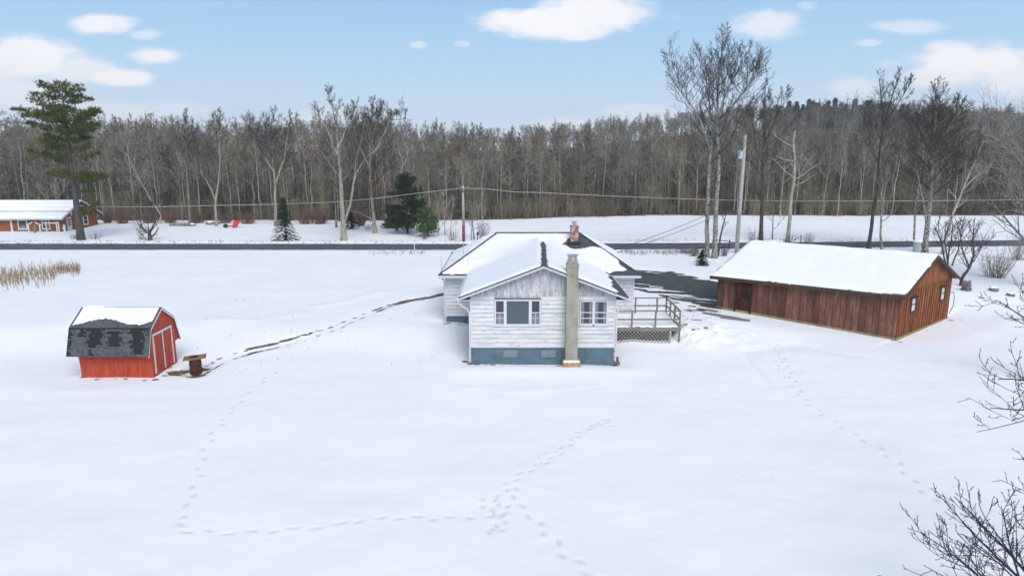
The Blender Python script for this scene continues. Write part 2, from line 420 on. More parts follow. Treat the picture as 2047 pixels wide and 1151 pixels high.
# grit where cars turn
for (px, py, r, a) in [(1500, 680, 3.0, .42), (1560, 740, 3.0, .36), (1420, 650, 2.0, .5), (1640, 700, 2.0, .3), (1300, 610, 2.0, .4), (1380, 625, 2.0, .5), (1330, 560, 4, .2)]:
    c = ground_pt(px, py)
    s2 = win(c.x-2.5*r, c.x+2.5*r, c.y-2.5*r, c.y+2.5*r)
    dd = np.hypot(XX[s2]-c.x, (YY[s2]-c.y))
    MASK_G[s2] = np.maximum(MASK_G[s2], a*np.exp(-(dd/r)**2))
# lumps of shovelled snow by the deck
for (px, py, r, h) in [(1432, 660, .40, .32), (1425, 640, .35, .2), (1438, 675, .35, .25), (1400, 672, .8, .25), (1380, 655, .7, .2), (1365, 670, .7, .3), (1385, 685, .6, .2), (1410, 690, .5, .15)]:
    c = ground_pt(px, py)
    s2 = win(c.x-3*r, c.x+3*r, c.y-3*r, c.y+3*r)
    dd = np.hypot(XX[s2]-c.x, (YY[s2]-c.y))
    ZZ[s2] += h*np.exp(-(dd/r)**2)*(.35+1.3*fbm(XX[s2]/.35, YY[s2]/.35, 4, 31))
s2 = win(9.6, 21, 36, 49)
c = ground_pt(1430, 655)
dd = np.hypot((XX[s2]-c.x)/4.0, (YY[s2]-c.y)/3.6)
ZZ[s2] += .16*np.exp(-dd**2)*(fbm(XX[s2]/.45, YY[s2]/.45, 4, 41)-.4)
# drift hollow round the house
s2 = win(2, 14, 34, 44); dd = polyline_dist([(5.7, 39.2), (9.6, 39.2)], XX[s2], YY[s2]); ZZ[s2] -= .24*np.exp(-(dd/1.3)**2)
s2 = win(-9, 2, 38, 47); dd = polyline_dist([(-4.6, 42.8), (-2.4, 42.8)], XX[s2], YY[s2]); ZZ[s2] -= .24*np.exp(-(dd/1.2)**2)
s2 = win(-6, 12, 30, 44)
dx = np.maximum(np.maximum(-2.3-XX[s2], XX[s2]-5.7), 0); dy = np.maximum(36-YY[s2], 0)
dh = np.hypot(dx, dy)
ZZ[s2] += -.10*np.exp(-(dh/.5)**2)+.10*np.exp(-((dh-1.5)/.8)**2)
# long drift lip in front of house
LIP = W([(860, 771), (930, 780), (1010, 786), (1090, 785), (1170, 776), (1240, 765)])
s2 = win(-6, 9, 29, 36)
d = polyline_dist(LIP, XX[s2], YY[s2])
yl = np.interp(XX[s2], [p[0] for p in LIP], [p[1] for p in LIP])
endf = sstep(-5, -2.5, XX[s2])*(1-sstep(3.5, 6.5, XX[s2]))
ZZ[s2] += .03*endf*sstep(-.12, .10, YY[s2]-yl)*np.exp(-np.maximum(YY[s2]-yl, 0)/1.6)
# drift behind shed / wind scallops
for (pts, h, w) in [([(30, 770), (120, 783), (260, 775), (420, 782)], .06, .8), ([(640, 612), (700, 603), (760, 585)], .10, .6), ([(430, 640), (520, 640), (600, 628)], .08, .7),
                    ([(1500, 700), (1600, 690), (1700, 712)], -.06, .5), ([(1530, 740), (1620, 800), (1750, 870)], -.03, 1.0), ([(1860, 690), (1960, 665), (2040, 640)], .09, 1.2)]:
    P = W(pts); xs = [p[0] for p in P]; ys = [p[1] for p in P]
    s2 = win(min(xs)-3, max(xs)+3, min(ys)-3, max(ys)+3)
    d = polyline_dist(P, XX[s2], YY[s2]); ZZ[s2] += h*np.exp(-(d/w)**2)
# level the snow along the barn walls so that it meets the sill in a straight line
_N, _L, _R = (23.5, 40.4), (14.4, 46.8), (30.2, 46.1)
s2 = win(9, 35, 34, 51)
X_, Y_ = XX[s2], YY[s2]
lx, ly = _L[0]-_N[0], _L[1]-_N[1]; ll = math.hypot(lx, ly)
tt = ((X_-_N[0])*lx+(Y_-_N[1])*ly)/ll/ll
dd = polyline_dist([_N, _L], X_, Y_); kk = 1-sstep(.5, 5.0, dd)
lvl = np.interp(tt, [-.3, 0, 1, 1.3], [.02, .10, .62, .74])
ZZ[s2] = ZZ[s2]*(1-kk)+lvl*kk
X_, Y_ = XX[s2], YY[s2]
gxv, gyv = _R[0]-_N[0], _R[1]-_N[1]; gl = math.hypot(gxv, gyv)
dd = polyline_dist([_N, _R], X_, Y_); side = (X_-_N[0])*gyv-(Y_-_N[1])*gxv
kk = (1-sstep(.5, 4.0, dd))*(side > -2)
ZZ[s2] = ZZ[s2]*(1-kk)+.07*kk
# tyre ruts beside the barn
for pts in [[(1440, 640), (1520, 680), (1600, 740)], [(1400, 660), (1480, 700), (1540, 770)], [(1275, 520), (1340, 528), (1430, 550)], [(1275, 513), (1350, 519), (1440, 540)]]:
    P = W(pts); xs = [p[0] for p in P]; ys = [p[1] for p in P]
    s2 = win(min(xs)-1, max(xs)+1, min(ys)-1, max(ys)+1)
    d = polyline_dist(P, XX[s2], YY[s2]); ZZ[s2] -= .05*np.exp(-(d/.18)**2)*(.6+.8*fbm(XX[s2]/.5, YY[s2]/.5, 2, 9))
    MASK_G[s2] = np.maximum(MASK_G[s2], .35*np.exp(-(d/.25)**2))

# footprints, pressed into the sheet, with dent shade painted grey
rng = random.Random(5)
def press(x, y, ang, L, w, dep):
    s2 = win(x-.7, x+.7, y-.7, y+.7)
    a = (XX[s2]-x)*math.cos(ang)+(YY[s2]-y)*math.sin(ang); b = -(XX[s2]-x)*math.sin(ang)+(YY[s2]-y)*math.cos(ang)
    q = (a/L)**2+(b/w)**2
    ZZ[s2] += -dep*.5*np.exp(-q**1.8)
    MASK_PRINT_SHADE[s2] = np.maximum(MASK_PRINT_SHADE[s2], np.exp(-(q*1.15)**2)*(.55+.9*fbm(XX[s2]/.12, YY[s2]/.12, 2, 6)))
def walk(pts, step, L, w, dep, off=.13, drag=False):
    P = W(pts); acc = 0; side = 1
    for (ax, ay), (bx, by) in zip(P, P[1:]):
        D = math.hypot(bx-ax, by-ay); ang = math.atan2(by-ay, bx-ax); t = step-acc
        while t < D:
            x = ax+(bx-ax)*t/D-math.sin(ang)*off*side+rng.uniform(-.05, .05); y = ay+(by-ay)*t/D+math.cos(ang)*off*side+rng.uniform(-.05, .05)
            press(x, y, ang+rng.uniform(-.2, .2), L*rng.uniform(.8, 1.25), w, dep*rng.uniform(.6, 1.2))
            side = -side; t += step*rng.uniform(.85, 1.15)
        acc = (D-(t-step)) % step
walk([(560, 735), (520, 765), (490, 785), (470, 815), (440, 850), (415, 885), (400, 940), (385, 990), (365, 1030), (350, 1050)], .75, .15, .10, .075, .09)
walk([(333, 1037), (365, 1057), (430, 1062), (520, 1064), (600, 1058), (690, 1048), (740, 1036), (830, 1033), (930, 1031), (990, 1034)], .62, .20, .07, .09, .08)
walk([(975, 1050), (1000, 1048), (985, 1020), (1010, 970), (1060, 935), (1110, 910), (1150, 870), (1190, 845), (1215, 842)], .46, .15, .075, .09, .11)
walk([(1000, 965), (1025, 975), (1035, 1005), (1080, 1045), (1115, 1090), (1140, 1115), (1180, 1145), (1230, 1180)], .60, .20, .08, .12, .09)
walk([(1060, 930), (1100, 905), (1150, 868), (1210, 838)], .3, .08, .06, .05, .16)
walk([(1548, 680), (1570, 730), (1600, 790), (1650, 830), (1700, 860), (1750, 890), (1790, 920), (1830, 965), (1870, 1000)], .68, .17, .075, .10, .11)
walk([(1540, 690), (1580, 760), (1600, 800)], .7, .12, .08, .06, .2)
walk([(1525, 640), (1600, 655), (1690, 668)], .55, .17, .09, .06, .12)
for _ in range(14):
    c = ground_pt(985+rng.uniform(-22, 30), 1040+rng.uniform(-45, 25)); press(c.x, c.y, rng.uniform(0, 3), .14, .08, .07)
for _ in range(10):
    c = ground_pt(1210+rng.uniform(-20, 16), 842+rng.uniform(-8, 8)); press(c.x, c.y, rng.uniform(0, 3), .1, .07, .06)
# twiggy specks blown over the snow
for _ in range(160):
    px, py = rng.uniform(1250, 2000), rng.uniform(650, 1000)
    if _ % 3 == 0: px, py = rng.gauss(1560, 90), rng.gauss(740, 50)
    c = ground_pt(px, py); i = np.searchsorted(gy, c.y); j = np.searchsorted(gx, c.x)
    if 0 < j < len(gx)-1 and 0 < i < len(gy)-1: MASK_D[i, j] = max(MASK_D[i, j], rng.uniform(.3, .62))

ny, nx = ZZ.shape
V = np.stack([XX, YY, ZZ], -1).reshape(-1, 3)
idx = np.arange(ny*nx).reshape(ny, nx)
F = np.stack([idx[:-1, :-1], idx[:-1, 1:], idx[1:, 1:], idx[1:, :-1]], -1).reshape(-1, 4)
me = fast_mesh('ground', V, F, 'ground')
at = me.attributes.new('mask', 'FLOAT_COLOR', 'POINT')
arr = np.zeros((ny*nx, 4), np.float32); arr[:, 0] = MASK_D.ravel(); arr[:, 1] = MASK_G.ravel(); arr[:, 2] = MASK_PRINT_SHADE.ravel(); arr[:, 3] = 1
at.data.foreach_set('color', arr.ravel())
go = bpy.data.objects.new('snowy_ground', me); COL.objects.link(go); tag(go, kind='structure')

def gz(x, y):
    """exact height of the snow sheet"""
    j = int(np.clip(np.searchsorted(gx, x)-1, 0, nx-2)); i = int(np.clip(np.searchsorted(gy, y)-1, 0, ny-2))
    fx = (x-gx[j])/(gx[j+1]-gx[j]); fy = (y-gy[i])/(gy[i+1]-gy[i])
    return float((ZZ[i, j]*(1-fx)+ZZ[i, j+1]*fx)*(1-fy)+(ZZ[i+1, j]*(1-fx)+ZZ[i+1, j+1]*fx)*fy)
def hill_h(X, Y):
    X = np.asarray(X, float); Y = np.asarray(Y, float)
    h = base_h(X, np.minimum(Y, 110))
    h = h+np.interp(Y, [104, 125, 160, 210, 300, 420, 700], [0, 1.2, 3.6, 7.0, 8.5, 9, 9])
    # wooded rise on the right, far back
    r = sstep(-25, 125, X-.05*Y)*sstep(170, 330, Y)*(1-.45*sstep(120, 260, X))
    h = h+r*11.5
    h = h+sstep(125, 200, Y)*2.0*(fbm(X/40, Y/40, 3, 2)-.5)
    return h
def gp(px, py, dz=0):
    c = ground_pt(px, py); z = gz(c.x, c.y) if c.y < 110 else float(hill_h(c.x, c.y))
    return Vector((c.x, c.y, z+dz))

hx = axis([(-700, -200, 25), (-200, 300, 6), (300, 800, 25)]); hy = axis([(105.3, 130, 2), (130, 340, 6), (340, 900, 28)])
HX, HY = np.meshgrid(hx, hy); HZ = hill_h(HX, HY)
HZ[0, :] = base_h(HX[0], HY[0])-.2
HZ[1:, :] += .25*(fbm(HX[1:]/3, HY[1:]/3, 3, 4)-.3)
idx = np.arange(HX.size).reshape(HX.shape)
me = fast_mesh('hill', np.stack([HX, HY, HZ], -1).reshape(-1, 3), np.stack([idx[:-1, :-1], idx[:-1, 1:], idx[1:, 1:], idx[1:, :-1]], -1).reshape(-1, 4), 'litter')
ho = bpy.data.objects.new('wooded_hill', me); COL.objects.link(ho); tag(ho, kind='structure')

# ------------------------------------------------------------------ ROAD and DRIVEWAY (sheets laid on the snow-free ground)
def sheet(name, X, Y, Z, keep, mat):
    idx = np.arange(X.size).reshape(X.shape)
    kc = keep[:-1, :-1] & keep[1:, :-1] & keep[:-1, 1:] & keep[1:, 1:]
    F = np.stack([idx[:-1, :-1], idx[:-1, 1:], idx[1:, 1:], idx[1:, :-1]], -1)[kc]
    used = np.unique(F); rem = np.full(X.size, -1); rem[used] = np.arange(len(used))
    V = np.stack([X, Y, Z], -1).reshape(-1, 3)[used]
    me = fast_mesh(name, V, rem[F], mat)
    o = bpy.data.objects.new(name, me); COL.objects.link(o)
    return o
rx = axis([(-300, -90, 3), (-90, 100, .25), (100, 300, 3)]); ro = axis([(-RW-.5, RW+.5, .1)])
RX, RO = np.meshgrid(rx, ro); RY = road_y(RX)+RO
keep = np.abs(RO) < RW+.45*(fbm(RX/1.2, RO*0+np.sign(RO)*9, 4, 51)-.45)
o = sheet('road', RX, RY, base_h(RX, RY)+.015+.05*(1-(RO/RW)**2), keep, 'road_asphalt'); tag(o, kind='structure')
dxs = axis([(6, 24, .045)]); dys = axis([(44, 64, .045)])
DX, DY = np.meshgrid(dxs, dys)
sd = poly_sd(DRIVE, DX, DY)
# snow remnants towards the house side and in streaks along the drive
ca, sa = math.cos(R(-24)), math.sin(R(-24))
al = DX*ca+DY*sa; ac = -DX*sa+DY*ca
streak = fbm(al/2.2, ac/.35, 4, 61)
lim = np.interp(poly_sd(W([(1262, 546), (1340, 549), (1452, 572), (1452, 590), (1395, 586), (1330, 572), (1262, 560)]), DX, DY), [-1.6, -.4, .4], [.52, .60, 2.0])
keep = (sd+.35*(fbm(DX/.6, DY/.6, 3, 63)-.5) > 0) & (streak < lim)
o = sheet('driveway', DX, DY, base_h(DX, DY)+.012, keep, 'asphalt'); tag(o, kind='structure')

# ------------------------------------------------------------------ generic helpers for buildings
def roof_snow(name, parent, x0, x1, y0, y1, hf, keepf, thick=.12, st=.08, fn=None, lip=.25, seed=0, fill=None):
    """blanket of snow as a height field over a roof; keepf>0 where snow lies (metres from the edge of the snow)"""
    xs = np.arange(x0, x1+st/2, st); ys = np.arange(y0, y1+st/2, st)
    X, Y = np.meshgrid(xs, ys); H = hf(X, Y); K = keepf(X, Y)
    t = thick*np.clip(np.maximum(K, 0)/lip, 0, 1)**.45*(.7+.6*fbm(X/1.2, Y/1.2, 3, seed+70))
    keep = K > 0
    Z = H+.006+t
    if fill is not None: Z = Z+fill(X, Y)*np.clip(K/.4, 0, 1)
    idx = np.arange(X.size).reshape(X.shape)
    kc = keep[:-1, :-1] | keep[1:, :-1] | keep[:-1, 1:] | keep[1:, 1:]
    # rim vertices sit on the roof itself
    Z = np.where(keep, Z, H+.004)
    P = np.stack([X, Y, Z], -1).reshape(-1, 3)
    F = np.stack([idx[:-1, :-1], idx[:-1, 1:], idx[1:, 1:], idx[1:, :-1]], -1)[kc]
    used = np.unique(F); rem = np.full(X.size, -1); rem[used] = np.arange(len(used))
    P = P[used]; F = rem[F]
    if fn:
        P = np.array([fn(*p) for p in P])
    o = Vector(top_of(parent).location)
    P = P-np.array([o.x, o.y, o.z])
    me = fast_mesh(name, P, F, 'snow_top')
    ob = bpy.data.objects.new(name, me); COL.objects.link(ob); ob.parent = parent
    return ob

def frame_fn(a, b, out):
    """wall frame: s metres along a->b, d metres outward, z up"""
    a = Vector(a); b = Vector(b); u = (b-a).normalized(); o = Vector(out).normalized()
    return lambda s, d, z: (a.x+u.x*s+o.x*d, a.y+u.y*s+o.y*d, z)

def lap_siding(mb, s0, s1, z0, z1, step=.235, proud=.045, d0=0.0, holes=()):
    z = z0
    while z < z1-1e-4:
        zt = min(z+step, z1)
        segs = [(s0, s1)]
        for (h0, h1, hz0, hz1) in holes:
            if zt > hz0+.02 and z < hz1-.02:
                segs = [q for a, b in segs for q in ((a, min(b, h0)), (max(a, h1), b)) if q[1]-q[0] > .01]
        for a, b in segs:
            p = proud+rngs.uniform(-.006, .006)
            mb.hexa([(a, d0+p, z+.022), (b, d0+p, z+.022), (b, d0-.05, z+.022), (a, d0-.05, z+.022)],
                    [(a, d0+.012, zt), (b, d0+.012, zt), (b, d0-.05, zt), (a, d0-.05, zt)])
        z = zt
    return mb
rngs = random.Random(3)

def window(parent, fn, s0, s1, z0, z1, cas=.09, glass_m='glass_dark', rails=(), bars=(), d=.03, frame_m='white_trim', sill=True, curtains=None, label=None, cname='window', pd=0.0):
    m = MB(fn)
    for (a, b, c, e) in ((s0, s0+cas, z0, z1), (s1-cas, s1, z0, z1), (s0+cas, s1-cas, z1-cas, z1), (s0+cas, s1-cas, z0, z0+cas)):
        m.box(a, b, 0, d+.035, c, e)
    w = m.build(cname, frame_m, parent)
    if label: w['label'] = label
    p = MB(fn).box(s0+cas, s1-cas, -.01, .012+pd, z0+cas, z1-cas).build('pane', glass_m, w)
    if rails or bars:
        r = MB(fn)
        for z in rails: r.box(s0+cas, s1-cas, .012+pd, .03+pd, z-.025, z+.025)
        for q in bars: r.box(q-.012, q+.012, .012, .036, z0+cas, z1-cas)
        r.build('sash', frame_m, w)
    if curtains:
        c = MB(fn)
        for (a, b, e, f) in curtains: c.box(a, b, .012, .02, e, f)
        c.build('curtain', 'curtain', w)
    if sill:
        MB(fn).box(s0-.05, s1+.05, 0, d+.08, z0-.05, z0).build('sill', frame_m, w)
    return w

# ------------------------------------------------------------------ WHITE HOUSE
hs = empty('white_house', (1.7, 43.0, 0), 'white clapboard house with blue foundation and snowy hip roof', 'house')
WX0, WX1, WY = -2.22, 5.58, 36.0          # front wing
MX0, MX1, MY0, MY1 = -4.25, 7.8, 43.0, 51.0
PKX, PKZ, ESL = 1.68, 5.60, .385
EZ = 3.80
def wing_h(X): return PKZ-ESL*np.abs(X-PKX)
RX0, RX1, RY0, RY1 = -4.62, 8.12, 42.35, 51.65
def main_h(X, Y):
    a = EZ+.4516*(Y-RY0); b = EZ+.4516*(RY1-Y); c = EZ+.588*(X-RX0); d = EZ+.606*(RX1-X)
    return np.minimum(np.minimum(a, b), np.minimum(c, d))
# foundation
fr = frame_fn((WX0, WY, 0), (WX1, WY, 0), (0, -1, 0)); FW = WX1-WX0
f = MB(); f.box(WX0, WX1, WY, MY0-.01, -.4, .965); f.box(MX0+.03, MX1-.03, MY0, MY1, -.2, .965)
f.box(4.05, 5.5, WY-.03, WY, -.3, .93)
f.build('foundation', 'blue_block', hs)
for s0, s1 in ((1.70, 2.56), (3.78, 4.66)):
    window(hs, frame_fn((WX0, WY, 0), (WX1, WY, 0), (0, -1, 0)), s0, s1, .33, .85, .05, 'glass_grey', d=.0, sill=False, bars=((s0+s1)/2,) if s0 > 3 else (), frame_m='blue_block', cname='cellar_window')
# siding walls
w = MB(fr)
holes = [(1.27, 3.79, 2.17, 3.62), (5.86, 7.40, 2.20, 3.58)]
lap_siding(w, 0, FW, .97, 3.80, holes=holes, step=.236)
bk = MB(fr); bk.box(.01, FW-.01, -.25, -.006, .96, 3.80); bk.fn = None; bk.box(MX0+.006, MX1-.006, MY0+.006, MY1-.006, .96, 3.72); bk.box(WX0+.006, WX1-.006, WY+.26, MY0, .96, 3.72); bk.build('sheathing', 'shade_sheath', hs)
fl = frame_fn((WX0, MY0, 0), (WX0, WY, 0), (-1, 0, 0)); w.fn = fl; lap_siding(w, 0, MY0-WY, .97, 3.95)
frr = frame_fn((WX1, WY, 0), (WX1, MY0, 0), (1, 0, 0)); w.fn = frr; lap_siding(w, 0, MY0-WY, .97, 3.95)
w.build('wing_siding', 'white_siding', hs)
w = MB()
for (a, b, o) in (((MX0, MY0, 0), (WX0-.03, MY0, 0), (0, -1, 0)), ((WX1+.03, MY0, 0), (MX1, MY0, 0), (0, -1, 0)), ((MX0, MY1, 0), (MX0, MY0, 0), (-1, 0, 0)),
                  ((MX1, MY0, 0), (MX1, MY1, 0), (1, 0, 0)), ((MX1, MY1, 0), (MX0, MY1, 0), (0, 1, 0))):
    w.fn = frame_fn(a, b, o); lap_siding(w, 0, (Vector(b)-Vector(a)).length, .97, 3.72)
w.build('main_siding', 'white_siding', hs)
# gable boards (vertical)
g = MB()
x = WX0-.04
while x < WX1:
    x2 = min(x+.36, WX1+.04)
    zt0 = float(wing_h(x))-.14; zt1 = float(wing_h(x2-.012))-.14; zb = 3.79
    dep = WY-.035-rngs.uniform(0, .006)
    if x < PKX < x2:
        pts = [(x, dep, zb), (x2-.012, dep, zb), (x2-.012, dep, zt1), (PKX, dep, PKZ-.14), (x, dep, zt0)]
    else:
        pts = [(x, dep, zb), (x2-.012, dep, zb), (x2-.012, dep, zt1), (x, dep, zt0)]
    g.prism(pts, (0, .03, 0)); x = x2
g.prism([(WX0, WY-.005, 3.7), (WX1, WY-.005, 3.7), (WX1, WY-.005, float(wing_h(WX1))-.1), (PKX, WY-.005, PKZ-.1), (WX0, WY-.005, float(wing_h(WX0))-.1)], (0, .1, 0))
g.build('gable_boards', 'gable_board', hs)
# corner boards, frieze
t = MB()
for x in (WX0, WX1): t.box(x-.05, x+.05, WY-.045, WY+.05, .96, 3.8)
for x in (MX0, MX1): t.box(x-.05, x+.05, MY0-.05, MY0+.05, .96, 3.75)
t.box(WX0, WX1, WY-.04, WY-.001, .93, .99)
# rake boards and soffits
for sx, xe in ((-1, -2.85), (1, 6.21)):
    zE = float(wing_h(xe))
    t.hexa([(PKX, 35.5, PKZ-.20), (xe, 35.5, zE-.20), (xe, 35.54, zE-.20), (PKX, 35.54, PKZ-.20)],
           [(PKX, 35.5, PKZ-.075), (xe, 35.5, zE-.075), (xe, 35.54, zE-.075), (PKX, 35.54, PKZ-.075)])
    t.box(min(xe, xe-.03*sx), max(xe, xe-.03*sx), 35.54, MY0, zE-.20, zE-.06)
    xw = WX0 if sx < 0 else WX1
    t.box(min(xe, xw), max(xe, xw), 35.55, MY0, zE-.21, zE-.19)
t.box(RX0, RX1, RY0, RY0+.03, EZ-.22, EZ-.05); t.box(RX0, RX0+.03, RY0, RY1, EZ-.22, EZ-.05); t.box(RX1-.03, RX1, RY0, RY1, EZ-.22, EZ-.05)
t.box(RX0, RX1, RY0+.03, RY1, EZ-.225, EZ-.20)
t.build('trim', 'white_trim', hs)
# roof slabs
r = MB()
A = [(RX0, RY0, EZ), (RX1, RY0, EZ), (RX1, RY1, EZ), (RX0, RY1, EZ)]
RL, RR, RYM, RZ = -1.04, 4.65, 47.0, EZ+.4516*4.65
r.poly([A[0], A[1], (RR, RYM, RZ), (RL, RYM, RZ)]); r.poly([A[2], A[3], (RL, RYM, RZ), (RR, RYM, RZ)])
r.poly([A[3], A[0], (RL, RYM, RZ)]); r.poly([A[1], A[2], (RR, RYM, RZ)])
for a, b in zip(A, A[1:]+A[:1]): r.poly([(a[0], a[1], EZ-.05), (b[0], b[1], EZ-.05), b, a])
r.poly([(p[0], p[1], EZ-.05) for p in reversed(A)])
for xe in (-2.85, 6.21):
    zE = float(wing_h(xe))
    r.slab([(PKX, 35.45, PKZ), (xe, 35.45, zE), (xe, 46.2, zE), (PKX, 46.2, PKZ)] if xe < 0 else [(xe, 35.45, zE), (PKX, 35.45, PKZ), (PKX, 46.2, PKZ), (xe, 46.2, zE)], .07)
rf = r.build('roof', 'shingle_grey', hs)
# ridge and hip caps
c = MB(); c.tube([(RL, RYM, RZ), (RR, RYM, RZ)], .075, 6)
for a, e in ((A[0], (RL, RYM, RZ)), (A[1], (RR, RYM, RZ)), (A[2], (RR, RYM, RZ)), (A[3], (RL, RYM, RZ))): c.tube([a, e], .07, 6)
c.build('ridge_cap', 'shingle_grey', rf)
BC = (4.22, 46.05)
def house_keep(X, Y):
    wing = wing_h(X); mn = main_h(X, Y)
    inw = (X > -2.85) & (X < 6.21) & (Y > 35.45) & (Y < 46.2); inm = (X > RX0) & (X < RX1) & (Y > RY0) & (Y < RY1)
    nz = fbm(X/.5, Y/.5, 4, 77)-.5
    on_wing = inw & ((wing > mn) | ~inm)
    dw = np.minimum(np.minimum(X+2.80, 6.21-X), Y-35.47)
    dw = np.minimum(dw, 6.21-X-.10-.62*(1-sstep(37, 42.5, Y)*.7)+nz*.8)
    dm = np.minimum(np.minimum(X-RX0-.1, RX1-X-.1), np.minimum(Y-RY0-.14-.35*sstep(6.0, 6.6, X)+nz*.15, RY1-Y-.1))
    hipl = np.abs(X-RX0-(Y-RY0)*.768)*.79-.09+nz*.06
    hipr = np.abs(RX1-X-(Y-RY0)*.745)*.80-.05-.30*(1-sstep(43.2, 44.0, Y))+nz*.15
    rid = np.abs(Y-RYM)-.10+nz*.05
    dm = np.minimum(dm, np.where(Y < RYM+.3, np.minimum(hipl, hipr), 9)); dm = np.minimum(dm, rid)
    ch = np.hypot((X-BC[0]-.12)/1.1, (Y-BC[1]+.35)/.95)-.78+nz*.5
    ch2 = np.where((X > 4.2) & (Y > 45.2) & (Y < 47.1), np.abs(X-5.0)*1-.95+nz*.3, 9)
    dm = np.minimum(dm, np.minimum(ch, ch2))
    k = np.where(on_wing, dw, np.where(inm, dm, -1))
    strip = np.abs(X-PKX-.02-.040*(Y-35.5))-.215+nz*.10+.10*sstep(44.6, 46, Y)
    k = np.where((Y < 46.0), np.minimum(k, strip), k)
    return k
def house_h(X, Y):
    inm = (X > RX0-.2) & (X < RX1+.2) & (Y > RY0-.06) & (Y < RY1+.2); inw = (X > -2.95) & (X < 6.3) & (Y < 46.2)
    mn = np.where(inm, main_h(X, Y), -9); wn = np.where(inw, wing_h(X), -9)
    h = np.maximum(mn, wn)
    return np.where(h < 0, np.where(Y < 42.3, wing_h(X), EZ), h)
roof_snow('roof_snow', rf, RX0-.08, RX1+.1, 35.40, RY1+.1, house_h, house_keep, .11, .075, lip=.30, fill=lambda X, Y: np.where((Y > 42.3) & (X > -2.85) & (X < 6.2), .42*np.log1p(np.exp(-np.abs(main_h(X, Y)-wing_h(X))/.42))*sstep(42.3, 43.4, Y)*(1-np.exp(-((X-PKX)/.9)**2)), 0))
# gutters, downspouts
MB().box(RX0-.02, WX0-.5, RY0-.10, RY0, EZ-.17, EZ-.06).build('gutter', 'white_trim', hs); MB().box(6.1, RX1+.02, RY0-.10, RY0, EZ-.17, EZ-.06).build('gutter', 'white_trim', hs)
for xe, s in ((-2.85, -1), (6.21, 1)):
    zE = float(wing_h(xe)); MB().box(min(xe, xe+s*.10), max(xe, xe+s*.10), 35.5, 42.3, zE-.17, zE-.06).build('gutter', 'white_trim', hs)
zE = float(wing_h(-2.85))
for pts in ([(-2.9, 35.62, zE-.15), (-2.88, 35.66, zE-.38), (-2.42, 35.86, zE-.75), (-2.30, 35.92, zE-1.0), (-2.30, 35.92, .15)],
            [(6.26, 35.62, zE-.15), (6.20, 35.66, zE-.36), (5.80, 35.86, zE-.70), (5.67, 35.92, zE-.95), (5.67, 35.92, .15)],
            [(-4.5, 42.3, 3.62), (-4.36, 42.8, 3.4), (-4.34, 42.92, 3.2), (-4.34, 42.92, .75)]):
    MB().tube(pts, .042, 6).build('downspout', 'white_trim', hs)
# windows in wing
pw = window(hs, fr, 1.28, 3.78, 2.19, 3.61, .075, 'glass_dark', d=.03, label='wide picture window with a teal blind between two narrow sashes')
for q in (1.77, 3.13): MB(fr).box(q, q+.16, .012, .062, 2.265, 3.535).build('mullion', 'white_trim', pw)
MB(fr).box(1.93, 3.13, .012, .03, 2.30, 3.51).build('blind', 'glass_teal', pw)
for a, b in ((1.355, 1.77), (3.29, 3.705)):
    m = MB(fr)
    m.box(a, b, .012, .045, 2.86, 2.91); m.box(a, b, .012, .03, 2.56, 2.585)
    m.box((a+b)/2-.012, (a+b)/2+.012, .012, .03, 2.265, 2.86)
    m.build('sash', 'white_trim', pw)
    MB(fr).box(a+.03, b-.03, .012, .022, 2.28, 2.80).build('curtain', 'curtain', pw)
for s0 in (5.88, 6.64):
    s1 = s0+.76
    window(hs, fr, s0, s1, 2.22, 3.56, .07, 'glass_dark', rails=(2.90, 2.58), d=.03,
           curtains=[(s0+.09, s0+.24, 2.3, 3.45), (s1-.24, s1-.09, 2.3, 3.45)])
# concrete chimney
ch = MB(); cx0, cx1 = 2.90, 3.50
ch.hexa([(cx0-.02, 35.38, .32), (cx1+.04, 35.38, .32), (cx1+.04, 35.965, .32), (cx0-.02, 35.965, .32)], [(cx0, 35.40, 5.65), (cx1, 35.40, 5.65), (cx1, 35.95, 5.65), (cx0, 35.95, 5.65)])
ch.box(cx0-.03, cx1+.03, 35.37, 35.98, 5.45, 5.62); ch.box(cx0+.04, cx1-.04, 35.44, 35.91, 5.65, 5.80)
cc = ch.build('chimney', 'concrete', hs)
cc['label'] = 'tall stained concrete chimney on the gable wall'
MB().box(cx0-.15, cx1+.17, 35.12, 35.97, -.2, .33).build('chimney_footing', 'rust_block', cc)
MB().box(cx0-.12, cx1+.14, 35.14, 35.37, .333, .40).build('footing_snow', 'snow_top', cc)
m = MB(); m.lathe((3.20, 35.68, 5.80), [(.19, 0), (.19, .24), (.17, .24), (.17, .26)], 14); m.box(2.90, 3.50, 35.42, 35.94, 6.08, 6.10)
for a in (2.98, 3.42):
    for b in (35.5, 35.86): m.box(a-.012, a+.012, b-.012, b+.012, 5.80, 6.08)
m.build('flue_cap', 'metal', cc)
# brick chimney
bz = float(main_h(BC[0], BC[1]))
b = MB()
zz = bz-.5; i = 0
while zz < bz+.86:
    j = rngs.uniform(-.012, .012); b.box(BC[0]-.26+j, BC[0]+.26+j, BC[1]-.25+j, BC[1]+.25+j, zz, zz+.082); zz += .085; i += 1
b.box(BC[0]-.29, BC[0]+.29, BC[1]-.28, BC[1]+.28, zz, zz+.09)
bc = b.build('chimney', 'brick', hs); bc['label'] = 'short crumbling brick chimney near the ridge end'
m = MB(); m.lathe((BC[0], BC[1], zz+.09), [(.13, 0), (.13, .22), (.22, .24), (.20, .27), (.03, .33)], 12); m.build('flue_cap', 'metal', bc)
MB().box(BC[0]-.42, BC[0]+.42, BC[1]-.52, BC[1]+.4, bz-.4, bz+.0).build('flashing', 'dark_metal', bc)
